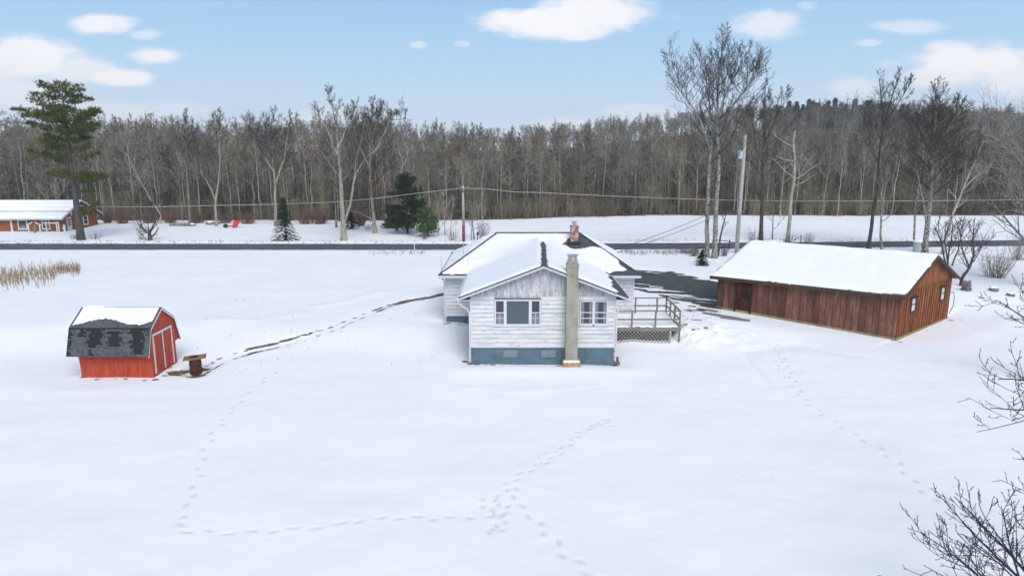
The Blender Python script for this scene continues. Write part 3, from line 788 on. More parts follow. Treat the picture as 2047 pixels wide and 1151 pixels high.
# vent pipes
for (px, y, h) in ((939, 44.6, 1.5), (888, 42.5, 1.4)):
    pass
m = MB(); m.tube([(-3.25, 45.2, 4.3), (-3.25, 45.2, 5.55)], .022, 6); m.build('vent_pipe', 'metal', hs)
m = MB(); m.tube([(-4.5, 43.0, 3.75), (-4.5, 43.0, 4.9)], .016, 6); m.build('vent_pipe', 'metal', hs)

# ------------------------------------------------------------------ DECK
dk = empty('wooden_deck', (7.8, 41.3, .3), 'grey weathered wooden deck with post railing and lattice skirt beside white house', 'deck')
DX0, DX1, DY0, DY1, DZ = 5.70, 10.05, 39.5, 43.2, 1.12
m = MB()
y = DY0
while y < DY1-.1: 
    m.box(DX0, DX1, y, y+.135, DZ-.04, DZ); y += .145
m.box(DX0, DX1, DY0-.05, DY0-.003, DZ-.20, DZ+.01); m.box(DX1+.003, DX1+.05, DY0, DY1, DZ-.2, DZ+.01)
m.build('floor', 'deck_wood', dk)
roof_snow('deck_snow', dk, DX0+.1, DX1-.05, DY0+.06, DY1-.1, lambda X, Y: X*0+DZ, lambda X, Y: np.minimum(np.minimum(X-DX0-.1, DX1-.12-X), np.minimum(Y-DY0-.14, DY1-.2-Y))+.25*(fbm(X/.6, Y/.6, 3, 5)-.35)-.4*np.exp(-(((X-7.0)/1.2)**2+((Y-42.9)/.35)**2)), .14, .08)
posts = [(DX0+.05, DY0), (7.15, DY0), (8.55, DY0), (DX1-.05, DY0), (DX1-.05, 40.8), (DX1-.05, 42.0), (DX1-.05, DY1-.05), (8.0, DY1-.05), (9.4, DY1-.05)]
for i, (x, y) in enumerate(posts):
    MB().box(x-.047, x+.047, y-.062, y+.04, (.2 if i in (3, 4, 6) else DZ-.19), DZ+1.02).build('post', 'deck_wood', dk)
for (a, b) in (((DX0, DY0), (DX1, DY0)), ((DX1-.05, DY0), (DX1-.05, DY1)), ((7.85, DY1-.05), (DX1, DY1-.05))):
    for z, h in ((DZ+1.03, .05), (DZ+.52, .09)):
        MB().beam((a[0], a[1]-.03 if z < DZ+.9 else a[1], z), (b[0], b[1]-.03 if z < DZ+.9 else b[1], z), .11 if h < .06 else .035, h).build('rail', 'deck_wood', dk)
# lattice skirt
lf = frame_fn((DX0, DY0-.02, 0), (DX1-.55, DY0-.02, 0), (0, -1, 0)); LW = DX1-.6-DX0
m = MB(lf); zb, zt = .13, DZ-.2; hh = zt-zb
s = -hh
while s < LW:
    for sg, dd in ((1, .0), (-1, .018)):
        a0, a1 = (s, s+hh) if sg > 0 else (s+hh, s)
        za, zb_ = zb, zt
        p, q = a0, a1; lo, hi = 0, LW
        def cl(pa, qa, zpa, zqa):
            if pa < lo: t_ = (lo-pa)/(qa-pa); return lo, zpa+(zqa-zpa)*t_
            if pa > hi: t_ = (hi-pa)/(qa-pa); return hi, zpa+(zqa-zpa)*t_
            return pa, zpa
        if (p < lo and q < lo) or (p > hi and q > hi): continue
        (p1, z1), (q1, z2) = cl(p, q, za, zb_), cl(q, p, zb_, za)
        if abs(p1-q1) < .02: continue
        m.hexa([(p1-.017, dd, z1), (p1+.017, dd, z1), (p1+.017, dd+.015, z1), (p1-.017, dd+.015, z1)], [(q1-.017, dd, z2), (q1+.017, dd, z2), (q1+.017, dd+.015, z2), (q1-.017, dd+.015, z2)])
    s += .21
m.box(0, LW, .034, .05, zb-.06, zb+.02)
m.box(LW-.03, LW+.06, -.02, .05, zb-.1, zt)
m.build('lattice', 'lattice_wood', dk)
MB().box(DX0, DX1-.6, DY0+.25, DY0+.3, .1, DZ-.06).build('deck_shade_panel', 'deck_shade', dk)  # added black sheet behind the lattice, stands in for shade under the deck
# stair down the right side
st = MB()
for i in range(4):
    st.box(DX1+.06+i*.28, DX1+.36+i*.28, 41.0, 42.0, DZ-.26-i*.17, DZ-.21-i*.17)
st.hexa([(DX1+.06, 40.96, DZ-.25), (DX1+.06, 41.0, DZ-.25), (DX1+1.2, 41.0, .2), (DX1+1.2, 40.96, .2)], [(DX1+.06, 40.96, DZ-.03), (DX1+.06, 41.0, DZ-.03), (DX1+1.2, 41.0, .45), (DX1+1.2, 40.96, .45)])
st.build('steps', 'deck_wood', dk)

# ------------------------------------------------------------------ BROWN BARN
BN, BL, BR_ = Vector((23.5, 40.4, 0)), Vector((14.4, 46.8, 0)), Vector((30.2, 46.1, 0))
BB = BL+(BR_-BN)
BH, BRZ = 3.06, 4.92
LU = (BL-BN).length; GW = (BR_-BN).length
ux = (BL-BN)/LU; uy = (BR_-BN)/GW
barn = empty('brown_barn', (22.3, 46.4, .3), 'long brown board barn with orange gable end and snowy roof', 'barn')
def bl(a, b_, z): return (BN.x+ux.x*a+uy.x*b_, BN.y+ux.y*a+uy.y*b_, z)   # a along the front from near corner, b across
outF = -uy; outG = -ux
ff = lambda s, d, z: bl(LU-s, -d, z)          # front wall: s from the left corner
fg = lambda s, d, z: bl(-d, s, z)             # gable wall: s from the near corner
MB(bl).hexa([(.03, .08, -.6), (LU-.03, .08, -.6), (LU-.03, GW-.03, -.6), (.03, GW-.03, -.6)], [(.03, .08, BH-.02), (LU-.03, .08, BH-.02), (LU-.03, GW-.03, BH-.02), (.03, GW-.03, BH-.02)]).build('core_wall', 'barn_trim', barn)
def boards(fn, L, z0f, z1f, wdt, door=None, tone=(.62, 1.3), ov=.03, wins=()):
    m = MB(fn); s = 0
    while s < L-.01:
        w_ = wdt*rngs.uniform(.85, 1.12); e = min(s+w_, L)
        if L-e < .1: e = L
        m.cur = rngs.uniform(*tone); d_ = rngs.uniform(.0, .012)
        segs = [(z0f(s), z1f(s), z0f(e), z1f(e))]
        a, b_ = s+.015, e-.015
        skip = door and a > door[0]-.15 and b_ < door[1]+.15
        zlo = [z0f(a), z0f(b_)]
        if door and b_ > door[0] and a < door[1]:
            # cut the board at the door
            if a < door[0]: m.box(a, door[0], .0, .03+d_, z0f(a), z1f(a))
            if b_ > door[1]: m.box(door[1], b_, .0, .03+d_, z0f(b_), z1f(b_))
            aa, bb = max(a, door[0]), min(b_, door[1])
            m.box(aa, bb, .0, .03+d_, door[2], z1f(aa))
        else:
            m.hexa([(a, .03+d_, z0f(a)), (b_, .03+d_, z0f(b_)), (b_, 0, z0f(b_)), (a, 0, z0f(a))], [(a, .03+d_, z1f(a)), (b_, .03+d_, z1f(b_)), (b_, 0, z1f(b_)), (a, 0, z1f(a))])
        s = e
    m.cur = 1.0
    return m
gfront = lambda s: float(np.interp(s, [0, LU], [.62, .10]))
D0, D1 = .120*LU, .203*LU
boards(ff, LU, lambda s: gfront(s)+.12, lambda s: BH-.02, .40, door=(D0, D1, 2.58)).build('front_boards', 'board_brown', barn, tones=True)
fb = lambda s, d, z: bl(s, GW+d, z)
boards(fb, LU, lambda s: 0, lambda s: BH-.02, .40).build('rear_boards', 'board_brown', barn, tones=True)
m = boards(fg, GW, lambda s: .16, lambda s: BH-.06, .42, tone=(.8, 1.15))
s = .2
while s < GW:
    m.cur = .35; m.box(s-.025, s+.025, .030, .058, .16, BH-.08); s += .42
m.build('gable_boards', 'board_orange', barn, tones=True)
zr = lambda s: BH+(BRZ-BH)*(1-abs(s-GW/2)/(GW/2))
m = MB(fg); s = 0
while s < GW-.01:
    e = min(s+.3, GW); m.cur = rngs.uniform(.85, 1.2); d_ = rngs.uniform(0, .006)
    P = [(s+.004, .05+d_, BH-.03), (e-.004, .05+d_, BH-.03), (e-.004, .05+d_, zr(e)-.06)]
    if s < GW/2 < e: P.append((GW/2, .05+d_, BRZ-.06))
    P.append((s+.004, .05+d_, zr(s)-.06))
    m.prism(P, (0, -.05, 0)); s = e
m.build('gable_peak', 'board_orange', barn, tones=True)
m = MB(lambda s, d, z: bl(LU+d, s, z)); m.poly([(0, .03, -.2), (GW, .03, -.2), (GW, .03, BH), (GW/2, .03, BRZ-.05), (0, .03, BH)]); m.poly([(0, .0, -.2), (GW, .0, -.2), (GW, .0, BH), (GW/2, .0, BRZ-.05), (0, .0, BH)])
m.build('end_wall', 'board_brown', barn, tones=True)
# sill board following the ground
m = MB(ff); m.hexa([(-.04, .05, gfront(0)-.5), (LU+.06, .05, gfront(LU)-.6), (LU+.06, .0, gfront(LU)-.6), (-.04, .0, gfront(0)-.5)], [(-.04, .05, gfront(0)+.17), (LU+.06, .05, gfront(LU)+.13), (LU+.06, .0, gfront(LU)+.13), (-.04, .0, gfront(0)+.17)])
m.fn = fg; m.hexa([(-.02, .07, -.5), (GW+.04, .07, -.5), (GW+.04, .0, -.5), (-.02, .0, -.5)], [(-.02, .07, .24), (GW+.04, .07, .18), (GW+.04, .0, .18), (-.02, .0, .24)])
m.build('sill_board', 'tan_sill', barn)
# door
m = MB(ff); m.box(D0, D1, -.06, -.03, .50, 2.56); dr = m.build('door', 'barn_door', barn)
m = MB(ff); m.box(D0-.12, D0, -.05, .07, .4, 2.66); m.box(D1, D1+.12, -.05, .07, .35, 2.66); m.box(D0, D1, 0, .072, 2.58, 2.66); m.box(D0-.14, D1+.14, 0, .12, 2.66, 2.70); m.build('door_frame', 'door_trim_dark', dr)
MB(ff).box(D1-.14, D1-.10, .01, .05, 1.45, 1.55).build('handle', 'dark_metal', dr)
for t0, z0, z1 in ((.185, 1.58, 2.54), (.76, 1.60, 2.57)):
    s0 = t0*GW; w_ = window(barn, fg, s0, s0+.78, z0, z1, .05, 'glass_light', d=.09, pd=.06, frame_m='barn_trim', rails=((z0+z1)/2,), sill=False)
    MB(fg).hexa([(s0-.08, .06, z1+.0), (s0+.86, .06, z1+.0), (s0+.86, .24, z1-.05), (s0-.08, .24, z1-.05)], [(s0-.08, .06, z1+.05), (s0+.86, .06, z1+.05), (s0+.86, .24, z1), (s0-.08, .24, z1)]).build('drip_board', 'barn_trim', w_)
# roof
OF, OG = .38, .40
sl_ = (BRZ-BH)/(GW/2)
def barn_h(a, b_): return BRZ+.03-sl_*np.abs(b_-GW/2)
r = MB(bl)
r.slab([(-OG, -OF, float(barn_h(0, -OF))), (LU+OG, -OF, float(barn_h(0, -OF))), (LU+OG, GW/2, BRZ+.03), (-OG, GW/2, BRZ+.03)][::-1], .09)
r.slab([(-OG, GW/2, BRZ+.03), (LU+OG, GW/2, BRZ+.03), (LU+OG, GW+OF, float(barn_h(0, GW+OF))), (-OG, GW+OF, float(barn_h(0, GW+OF)))][::-1], .09)
brf = r.build('roof', 'shingle_grey', barn)
roof_snow('roof_snow', brf, -OG-.02, LU+OG+.02, -OF-.02, GW+OF+.02, barn_h, lambda a, b_: np.minimum(np.minimum(a+OG-.07, LU+OG-.05-a), np.minimum(b_+OF-.08, GW+OF-.08-b_))+.16*(fbm(a/.5, b_/.5, 3, 15)-.6)-.2*np.exp(-((a/.8)**2+((b_+OF)/.25)**2)), .11, .07, fn=bl, lip=.28, seed=2)
m = MB(bl)
for b0, b1 in ((-OF, GW/2), (GW+OF, GW/2)):
    z0, z1 = float(barn_h(0, b0)), float(barn_h(0, b1))
    m.hexa([(-OG-.03, b0, z0-.22), (-OG, b0, z0-.22), (-OG, b1, z1-.22), (-OG-.03, b1, z1-.22)], [(-OG-.03, b0, z0-.02), (-OG, b0, z0-.02), (-OG, b1, z1-.02), (-OG-.03, b1, z1-.02)])
m.box(-OG, LU+OG, -OF-.03, -OF, float(barn_h(0, -OF))-.20, float(barn_h(0, -OF))-.02)
m.build('fascia', 'barn_trim', barn)
m = MB(); c0 = Vector(fg(GW-.15, .12, 2.0)); 
m.tube([fg(GW-.05, .05, 1.9), fg(GW+.15, .15, 1.95), fg(GW+.32, .20, 1.55), fg(GW+.34, .20, 1.0), fg(GW+.0, .10, .35)], .022, 5); m.build('conduit', 'dark_metal', barn)

# ------------------------------------------------------------------ RED SHED
shed = empty('red_shed', (-20.4, 35.0, 0), 'small red gambrel roof shed with white trimmed double doors and patchy black shingles', 'shed')
SX0, SX1, SY0, SY1 = -22.3, -18.55, 33.75, 36.3
prof = [(33.32, 1.27), (33.80, 2.62), (35.03, 3.42), (36.26, 2.62), (36.74, 1.27)]
m = MB()
for x in (SX0, SX1-.03):
    pts = [(x, SY0, -.1), (x, SY1, -.1), (x, SY1, 1.22), (x, 36.70, 1.25), (x, 36.22, 2.58), (x, 35.03, 3.36), (x, 33.84, 2.58), (x, 33.36, 1.25), (x, SY0, 1.22)]
    m.prism(pts, (.03, 0, 0))
m.box(SX0+.03, SX1-.03, SY0, SY0+.03, -.1, 1.6); m.box(SX0+.03, SX1-.03, SY1-.03, SY1, -.1, 1.6)
x = SX0+.2
while x < SX1-.1:                                            # plank grooves as raised ribs
    m.box(x-.012, x+.012, SY0-.008, SY0, -.05, 1.5); x += .2
y = SY0+.2
while y < SY1-.05: m.box(SX1, SX1+.006, y-.01, y+.01, -.05, 2.55); y += .2
m.build('wall', 'red_paint', shed)
RX_0, RX_1 = SX0-.35, SX1+.10
r = MB()
for (ya, za), (yb, zb) in zip(prof, prof[1:]):
    r.slab([(RX_0, ya, za), (RX_1, ya, za), (RX_1, yb, zb), (RX_0, yb, zb)], .05)
srf = r.build('roof', 'shed_shingle', shed)
# torn-off shingle courses: thin bare felt patches and shingle courses
fel = MB(); cours = MB()
def on_low(x, t, off): 
    n = Vector((0, -1.35, .48)).normalized()
    return (x, 33.32+.48*t+n.y*off, 1.27+1.35*t+n.z*off)
def on_up(x, t, off):
    n = Vector((0, -.8, 1.23)).normalized()
    return (x, 33.80+1.23*t+n.y*off, 2.62+.8*t+n.z*off)
L_ = RX_1-RX_0
nc = 18
for i in range(nc):
    t0, t1 = i/nc, (i+1)/nc-.004
    s = 0
    while s < L_:
        w_ = rngs.uniform(.05, .15); u_ = (s+w_/2)/L_; tt = (t0+t1)/2
        holes_ = [(.335, .70, .09, .30), (.30, .40, .035, .14), (.575, .62, .075, .27), (.86, .50, .07, .42), (.80, .45, .05, .1), (.17, .80, .04, .12), (.01, .5, .03, .5), (.5, .97, .5, .02), (.56, .85, .10, .05), (.84, .85, .09, .07), (.29, .12, .02, .1)]
        bare = any(abs(u_-a+rngs.uniform(-.03, .03)) < c_ and abs(tt-b_) < d_ for a, b_, c_, d_ in holes_)
        tgt = fel if bare else cours; off = .004 if bare else .012+rngs.uniform(0, .004)
        q = [on_low(RX_0+s, t0, off), on_low(RX_0+min(s+w_, L_), t0, off), on_low(RX_0+min(s+w_, L_), t1, off-.003), on_low(RX_0+s, t1, off-.003)]
        tgt.poly(q); s += w_-.001 if not bare else w_
fel.build('bare_felt', 'bare_felt', srf); cours.build('shingle_courses', 'shed_shingle', srf)
def sh_h(X, Y): return np.interp(Y, [p[0] for p in prof], [p[1] for p in prof])
def sh_keep(X, Y):
    n_ = fbm(X/.5, Y/.5, 3, 91)-.5
    u_ = (X-RX_0)/L_
    low = np.interp(u_, [0, .1, .25, .4, .55, .7, .85, 1], [33.95, 34.05, 34.28, 34.32, 34.2, 34.02, 34.0, 34.3])
    a = np.minimum(Y-low+n_*.15, 36.2-Y)
    b_ = np.minimum(X-RX_0-.12-.15*(Y < 35)*sstep(34.2, 35, Y)*0, RX_1-.10-X-.25*(1-sstep(34.2, 35, Y))*0)
    rid = np.where(u_ > .28, np.abs(Y-35.04)-.06, 9)
    return np.minimum(np.minimum(a, b_), rid)
roof_snow('roof_snow', srf, RX_0, RX_1, 33.8, 36.3, sh_h, sh_keep, .10, .05, lip=.15, seed=4)
# white rake trim
m = MB()
for xx in (RX_1-.02, ):
    for (ya, za), (yb, zb) in zip(prof, prof[1:]):
        m.hexa([(xx, ya, za-.14), (xx+.03, ya, za-.14), (xx+.03, yb, zb-.14), (xx, yb, zb-.14)], [(xx, ya, za-.045), (xx+.03, ya, za-.045), (xx+.03, yb, zb-.045), (xx, yb, zb-.045)])
m.build('rake_trim', 'white_trim', shed)
MB().box(SX0-.012, SX0+.03, SY0-.03, SY0-.008, 0, 1.3).build('corner_board', 'white_trim', shed)
for (a, b_) in ((34.08, 34.98), (34.99, 35.88)):
    d_ = MB().box(SX1, SX1+.022, a, b_, .16, 2.10).build('door', 'red_paint', shed)
    if a > 34.5: MB().box(SX1+.03, SX1+.07, 35.06, 35.10, 1.0, 1.16).build('handle', 'dark_metal', d_)
m = MB()
for (y0, y1, z0, z1) in ((33.98, 34.08, .12, 2.20), (35.88, 35.98, .12, 2.20), (34.08, 35.88, 2.10, 2.20), (34.94, 35.03, .14, 2.10)):
    m.box(SX1, SX1+.036, y0, y1, z0, z1)
m.build('door_trim', 'white_trim', shed)

# burn barrel with plywood lid
c = gp(392, 742)
bb = empty('burn_barrel', c, 'rusty brown barrel with a plywood board on top beside the red shed', 'barrel')
m = MB(); m.lathe((c.x, c.y, c.z-.1), [(.30, 0), (.315, .02), (.30, .05), (.30, .33), (.32, .35), (.30, .37), (.30, .63), (.32, .65), (.30, .67), (.30, .92), (.315, .94), (.315, .96)], 18); m.build('drum', 'rust', bb, smooth=True)
m = MB(lambda x, y, z: (c.x+x*.94-y*.34, c.y+x*.34+y*.94, c.z+z+x*.05+y*.04)); m.box(-.55, .55, -.36, .36, .88, .92); m.build('lid', 'plywood', bb)
m = MB(); m.lathe((c.x-.05, c.y, c.z+.92), [(.20, 0), (.22, .02), (.17, .05)], 14); m.build('weight', 'rust', bb)

# ------------------------------------------------------------------ CEDAR HOUSE ACROSS THE ROAD
ceh = empty('cedar_house', (-66, 96, .7), 'low reddish cedar house with snowy roof and white window trim across road', 'house')
CX0, CX1, CY0, CY1 = -76, -60.7, 92, 100
CG = .7
zE = 2.85; zR = 4.75
m = MB(); m.box(CX0, CX1, CY0, CY1, .2, zE)
m.prism([(CX1, CY0, zE), (CX1, CY1, zE), (CX1, 96, zR-.1)], (-.2, 0, 0)); m.prism([(CX0+.2, CY0, zE), (CX0+.2, CY1, zE), (CX0+.2, 96, zR-.1)], (-.2, 0, 0))
x = CX0
while x < CX1: m.box(x-.015, x+.015, CY0-.012, CY0, .3, zE-.02); x += .4
m.build('wall', 'cedar', ceh)
m = MB(); sc = (zR-zE)/4.0
m.slab([(CX0-.3, 91.4, zE-.6*sc), (CX1+.45, 91.4, zE-.6*sc), (CX1+.45, 96, zR), (CX0-.3, 96, zR)], .16)
m.slab([(CX0-.3, 96, zR), (CX1+.45, 96, zR), (CX1+.45, 100.6, zE-.6*sc), (CX0-.3, 100.6, zE-.6*sc)], .16)
crf = m.build('roof', 'shingle_grey', ceh)
roof_snow('roof_snow', crf, CX0-.3, CX1+.45, 91.4, 100.6, lambda X, Y: zR-sc*np.abs(Y-96), lambda X, Y: np.minimum(np.minimum(np.minimum(X-CX0+.25, CX1+.42-X), np.minimum(Y-91.42, 95.8-Y)), np.where(Y > 93, np.minimum(np.abs(Y-93.1)-.07, np.abs(Y-94.2)-.04), np.abs(Y-92.95)-.03)), .16, .11, lip=.2)
m = MB()
m.box(CX0-.3, CX1+.45, 91.34, 91.4, zE-.6*sc-.18, zE-.6*sc-.02)
for (ya, yb) in ((91.4, 96), (100.6, 96)):
    za, zb = zR-sc*abs(ya-96), zR
    m.hexa([(CX1+.45, ya, za-.22), (CX1+.5, ya, za-.22), (CX1+.5, yb, zb-.22), (CX1+.45, yb, zb-.22)], [(CX1+.45, ya, za-.02), (CX1+.5, ya, za-.02), (CX1+.5, yb, zb-.02), (CX1+.45, yb, zb-.02)])
m.box(CX1, CX1+.06, 94.0, 94.25, 2.7, 3.9); m.box(CX1, CX1+.06, 94.0, 97.0, 3.75, 3.9); m.box(CX1, CX1+.06, 97.9, 98.1, 2.9, 3.75)
m.build('trim', 'white_trim', ceh)
cf = frame_fn((CX0, CY0, 0), (CX1, CY0, 0), (0, -1, 0))
def cs(px): return xat(px, CY0, 1.8)-CX0
window(ceh, cf, cs(36), cs(55), 1.05, 2.35, .14, 'glass_dark', d=.05, curtains=[(cs(40), cs(50), 1.2, 1.6)])
window(ceh, cf, cs(84), cs(100), 1.05, 2.35, .13, 'glass_dark', d=.05, rails=(1.7,))
gdoor = MB(cf).box(cs(-22), cs(21), 0, .05, .6, 2.2).build('garage_door', 'cedar', ceh)
m = MB(cf); m.box(cs(21), cs(25), 0, .08, .6, 2.34); m.box(cs(-26), cs(-22), 0, .08, .6, 2.34); m.box(cs(-22), cs(21), 0, .08, 2.2, 2.34); m.build('door_frame', 'white_trim', gdoor)
cg = frame_fn((CX1, CY0, 0), (CX1, CY1, 0), (1, 0, 0))
dd = MB(cg).box(1.0, 1.95, 0, .05, .65, 2.55).build('door', 'white_trim', ceh)
m = MB(cg)
for z in (1.5, 1.85, 2.2): m.box(1.2, 1.45, .05, .06, z-.13, z+.13); m.box(1.5, 1.75, .05, .06, z-.13, z+.13)
m.build('pane', 'glass_dark', dd)
window(ceh, cg, 4.6, 5.7, 1.15, 2.45, .13, 'glass_dark', d=.05, rails=(1.8,))
# white arbour and rail in its yard
c = gp(70, 466)
ar = empty('garden_arbor', c, 'small white garden arbor on the snow before the cedar house', 'arbor')
m = MB()
for sx in (-.75, .75): m.box(c.x+sx-.07, c.x+sx+.07, c.y-.05, c.y+.05, c.z-.1, c.z+1.1)
for sx in (-1, 1): m.beam((c.x+sx*.95, c.y, c.z+1.05), (c.x+sx*.15, c.y, c.z+1.45), .1)
m.build('frame', 'white_trim', ar)
m = MB()
for i in range(9): m.tube([(c.x+rngs.uniform(-.3, .3), c.y+rngs.uniform(-.1, .1), c.z-.05), (c.x+rngs.uniform(-.3, .3), c.y+rngs.uniform(-.1, .1), c.z+rngs.uniform(.6, 1.3))], .03, 4)
m.build('vine', 'twig_pale', ar)
c = gp(103, 464)
yf = empty('yard_fence', c, 'short white post and rail fence in front of the cedar house', 'fence')
for px in (93, 114, 118):
    x = xat(px, c.y, 1.2); MB().box(x-.07, x+.07, c.y-.05, c.y+.05, c.z-.1, c.z+1.35).build('post', 'white_trim', yf)
MB().box(xat(87, c.y, 1.5), xat(117, c.y, 1.5), c.y-.11, c.y-.05, c.z+1.15, c.z+1.28).build('rail', 'white_trim', yf)
c = gp(130, 464)
pp = MB(); pp.box(c.x-.10, c.x+.10, c.y-.1, c.y+.1, c.z-.1, c.z+1.0); pp.box(c.x-.28, c.x+.16, c.y-.05, c.y+.05, c.z+.45, c.z+.6)
tag(pp.build('yard_post', 'white_trim', origin=c), 'short white post with a side arm near the cedar house door', 'post')

# ------------------------------------------------------------------ TREES
def rvec(rg): return Vector((rg.gauss(0, 1), rg.gauss(0, 1), rg.gauss(0, 1)))
def limb(mb, rg, p, d, L, r, lvl, P):
    """one branch and, recursively, what grows from it"""
    n = P['seg'][lvl]; sides = P['sides'][lvl]
    pts = [p.copy()]; rad = [r]; d = d.normalized()
    step = L/n; tip = P.get('tip', .25)
    for i in range(n):
        d = (d+rvec(rg)*P['wob'][lvl]+Vector((0, 0, 1))*P['up'][lvl]).normalized()
        pts.append(pts[-1]+d*step); rad.append(max(P['minr'], r*(1-(1-tip)*(i+1)/n)))
    (P['big'] if lvl <= P.get('biglvl', 1) and 'big' in P else mb).tube(pts, rad, sides, cap=False)
    if lvl >= P['max']: return
    k = P['kids'][lvl]
    for j in range(k):
        t = P['from'][lvl]+(1-P['from'][lvl])*(j+rg.random())/k
        f_ = t*n; i = min(int(f_), n-1); q = pts[i].lerp(pts[i+1], f_-i)
        dl = (pts[i+1]-pts[i]).normalized()
        side = dl.orthogonal(); side.rotate(Matrix.Rotation(rg.uniform(0, 6.283), 3, dl))
        a = R(P['ang'][lvl])*rg.uniform(.7, 1.25)
        nd = dl*math.cos(a)+side*math.sin(a)
        if 'flat' in P: nd.z *= P['flat']
        limb(mb, rg, q, nd, L*P['len'][lvl]*rg.uniform(.6, 1.2)*(1.15-.55*t), max(P['minr'], rad[i]*P['rr']), lvl+1, P)

BASEP = dict(seg=[6, 5, 4, 3, 2], sides=[5, 4, 3, 3, 3], wob=[.06, .07, .07, .06, .06], up=[.12, .11, .09, .06, .03], kids=[6, 5, 3, 2], ang=[34, 36, 36, 40], len=[.52, .52, .55, .6],
             **{'from': [.25, .2, .15, .2]}, rr=.6, minr=.010, max=3)
def bare_tree(name, loc, H, Wd, seed, label, bark_m='bark_grey', twig_m='twig_dark', r0=.25, first=.35, nl=14, stems=None, lean=(0, 0), P=None, vase=.5, cat='tree', group=None, parts=True, top_r=.15, tp=None, shape=None, limb_m=None):
    """H metres tall, crown Wd wide. stems: list of polylines (relative) acting as trunks"""
    rg = random.Random(seed); Q = dict(BASEP)
    if P: Q.update(P)
    loc = Vector(loc)
    tr = MB(); cr = MB(); bg_ = MB(); Q['big'] = bg_
    if stems is None:
        pts = [Vector((0, 0, -.3))]; n = 9
        for i in range(1, n+1):
            t = i/n
            pts.append(Vector((lean[0]*t**1.3*H+rg.gauss(0, .004)*H, lean[1]*t*H+rg.gauss(0, .004)*H, t*H*.93)))
        stems = [(pts, r0)]
    for si, (pts, rr) in enumerate(stems):
        pts = [Vector(q) for q in pts]
        # refine
        fine = []; 
        for a, b in zip(pts, pts[1:]):
            for k_ in range(3): fine.append(a.lerp(b, k_/3)+Vector((rg.gauss(0, .02), rg.gauss(0, .02), 0)))
        fine.append(pts[-1]); n = len(fine)-1
        rad = [max(.02, rr*(1-i/n*(1-top_r))) for i in range(n+1)]
        if si == 0: rad[0] *= 1.5; rad[1] *= 1.18
        tr.tube([q+loc for q in fine], rad, 9, cap=True)
        zt = fine[-1].z
        for j in range(nl if si == 0 else max(3, int(nl*.7))):
            t = first+(1-first)*((j+rg.random()*.8)/nl)**.9 if nl else 0
            t = min(t, .995)
            if si: t = first*.8+(1-first*.8)*((j+rg.random())/max(3, int(nl*.7)))
            t = min(t, .995)
            f_ = t*n; i = min(int(f_), n-1); q = fine[i].lerp(fine[i+1], f_-i)
            az = j*2.4+rg.uniform(-.5, .5); uu = (t-first)/(1-first+1e-6)
            el = R(20+45*uu*vase*2*.6+rg.uniform(-8, 12))+R(18)*vase
            d = Vector((math.cos(az)*math.cos(el), math.sin(az)*math.cos(el), math.sin(el)))
            env = (shape(uu) if shape else (math.sin(math.pi*min(1, max(0, uu*.75+.22)))**.8))
            L = max(.12*Wd, env*Wd*.5/max(.35, math.cos(el))*rg.uniform(.75, 1.1))
            L = min(L, (H*(rg.uniform(.86, 1.04)-.11*min(1, L*math.cos(el)/(Wd*.5)))-q.z)/max(.3, math.sin(min(el+.25, 1.5)))*.9)
            L = max(L, .13*Wd)
            limb(cr, rg, q+loc, d, L, max(.03, rad[i]*.45), 1 if Q.get('skip') else 0, Q)
    o = empty(name, loc, label, cat, group)
    tr.build('trunk', bark_m, o, smooth=True)
    bg_.build('limbs', limb_m or bark_m, o, smooth=True)
    cr.build('crown', twig_m, o, smooth=False)
    return o

def tree_px(name, px, py, top, wpx, seed, label, **kw):
    c = gp(px, py); H = zat(c.y, top)-c.z; Wd = wpx*(c.y*CP+6*SP)/FPX
    return bare_tree(name, c, H, Wd, seed, label, **kw), c, H, Wd

DENSE = dict(kids=[7, 6, 4, 2], max=3)
def rel(c, pts):
    """pixels -> offsets in the vertical plane at the tree's distance"""
    out = []
    for q in pts:
        px, py = q[0], q[1]; dy = q[2] if len(q) > 2 else 0
        z = zat(c.y+dy, py); out.append(Vector((xat(px, c.y+dy, z)-c.x, dy, z-c.z)))
    return out
def stem_tree(name, px, py, top, wpx, seed, label, polys, **kw):
    c = gp(px, py); H = zat(c.y, top)-c.z; Wd = wpx*(c.y*CP+6*SP)/FPX
    st_ = []
    for pts, r_ in polys:
        v = rel(c, pts); 
        if abs(v[0].z) < .5: v[0].z = -.3
        st_.append((v, r_))
    return bare_tree(name, c, H, Wd, seed, label, stems=st_, **kw)

# the tall double-trunked tree beside the barn
stem_tree('bare_tree', 1420, 516, 58, 178, 11, 'tallest bare tree with patchy double trunk beside the brown barn', twig_m='twig_dark', polys=[
    ([(1428, 516), (1430, 470, -.2), (1432, 400, -.2), (1437, 330, 0), (1434, 260, .2), (1436, 180, .4), (1442, 110, .4), (1446, 68, .4)], .28),
    ([(1415, 514, .3), (1413, 460, .5), (1415, 390, .7), (1419, 320, .8), (1424, 260, 1.2), (1415, 180, 1.5), (1400, 110, 1.6)], .25),
    ([(1434, 240), (1450, 190, .5), (1470, 150, 1), (1492, 105, 1.2)], .12), ([(1420, 300, .8), (1400, 240, .2), (1375, 200, -.3), (1345, 165, -.5)], .12), ([(1436, 250), (1460, 215, -.8), (1490, 180, -1), (1515, 150, -1.2)], .10)],
    bark_m='bark_birchy', limb_m='bark_dark', first=.46, nl=22, P=dict(kids=[7, 5, 3, 2], up=[.14, .12, .09, .06, .02], minr=.011), vase=.5, shape=lambda u: .95-.35*u)
stem_tree('bare_tree', 1440, 512, 400, 50, 12, 'thin leaning stem just right of the tallest bare tree', [([(1434, 514), (1440, 475), (1448, 440), (1456, 400)], .13)], bark_m='bark_dark', first=.5, nl=6, P=dict(max=2))
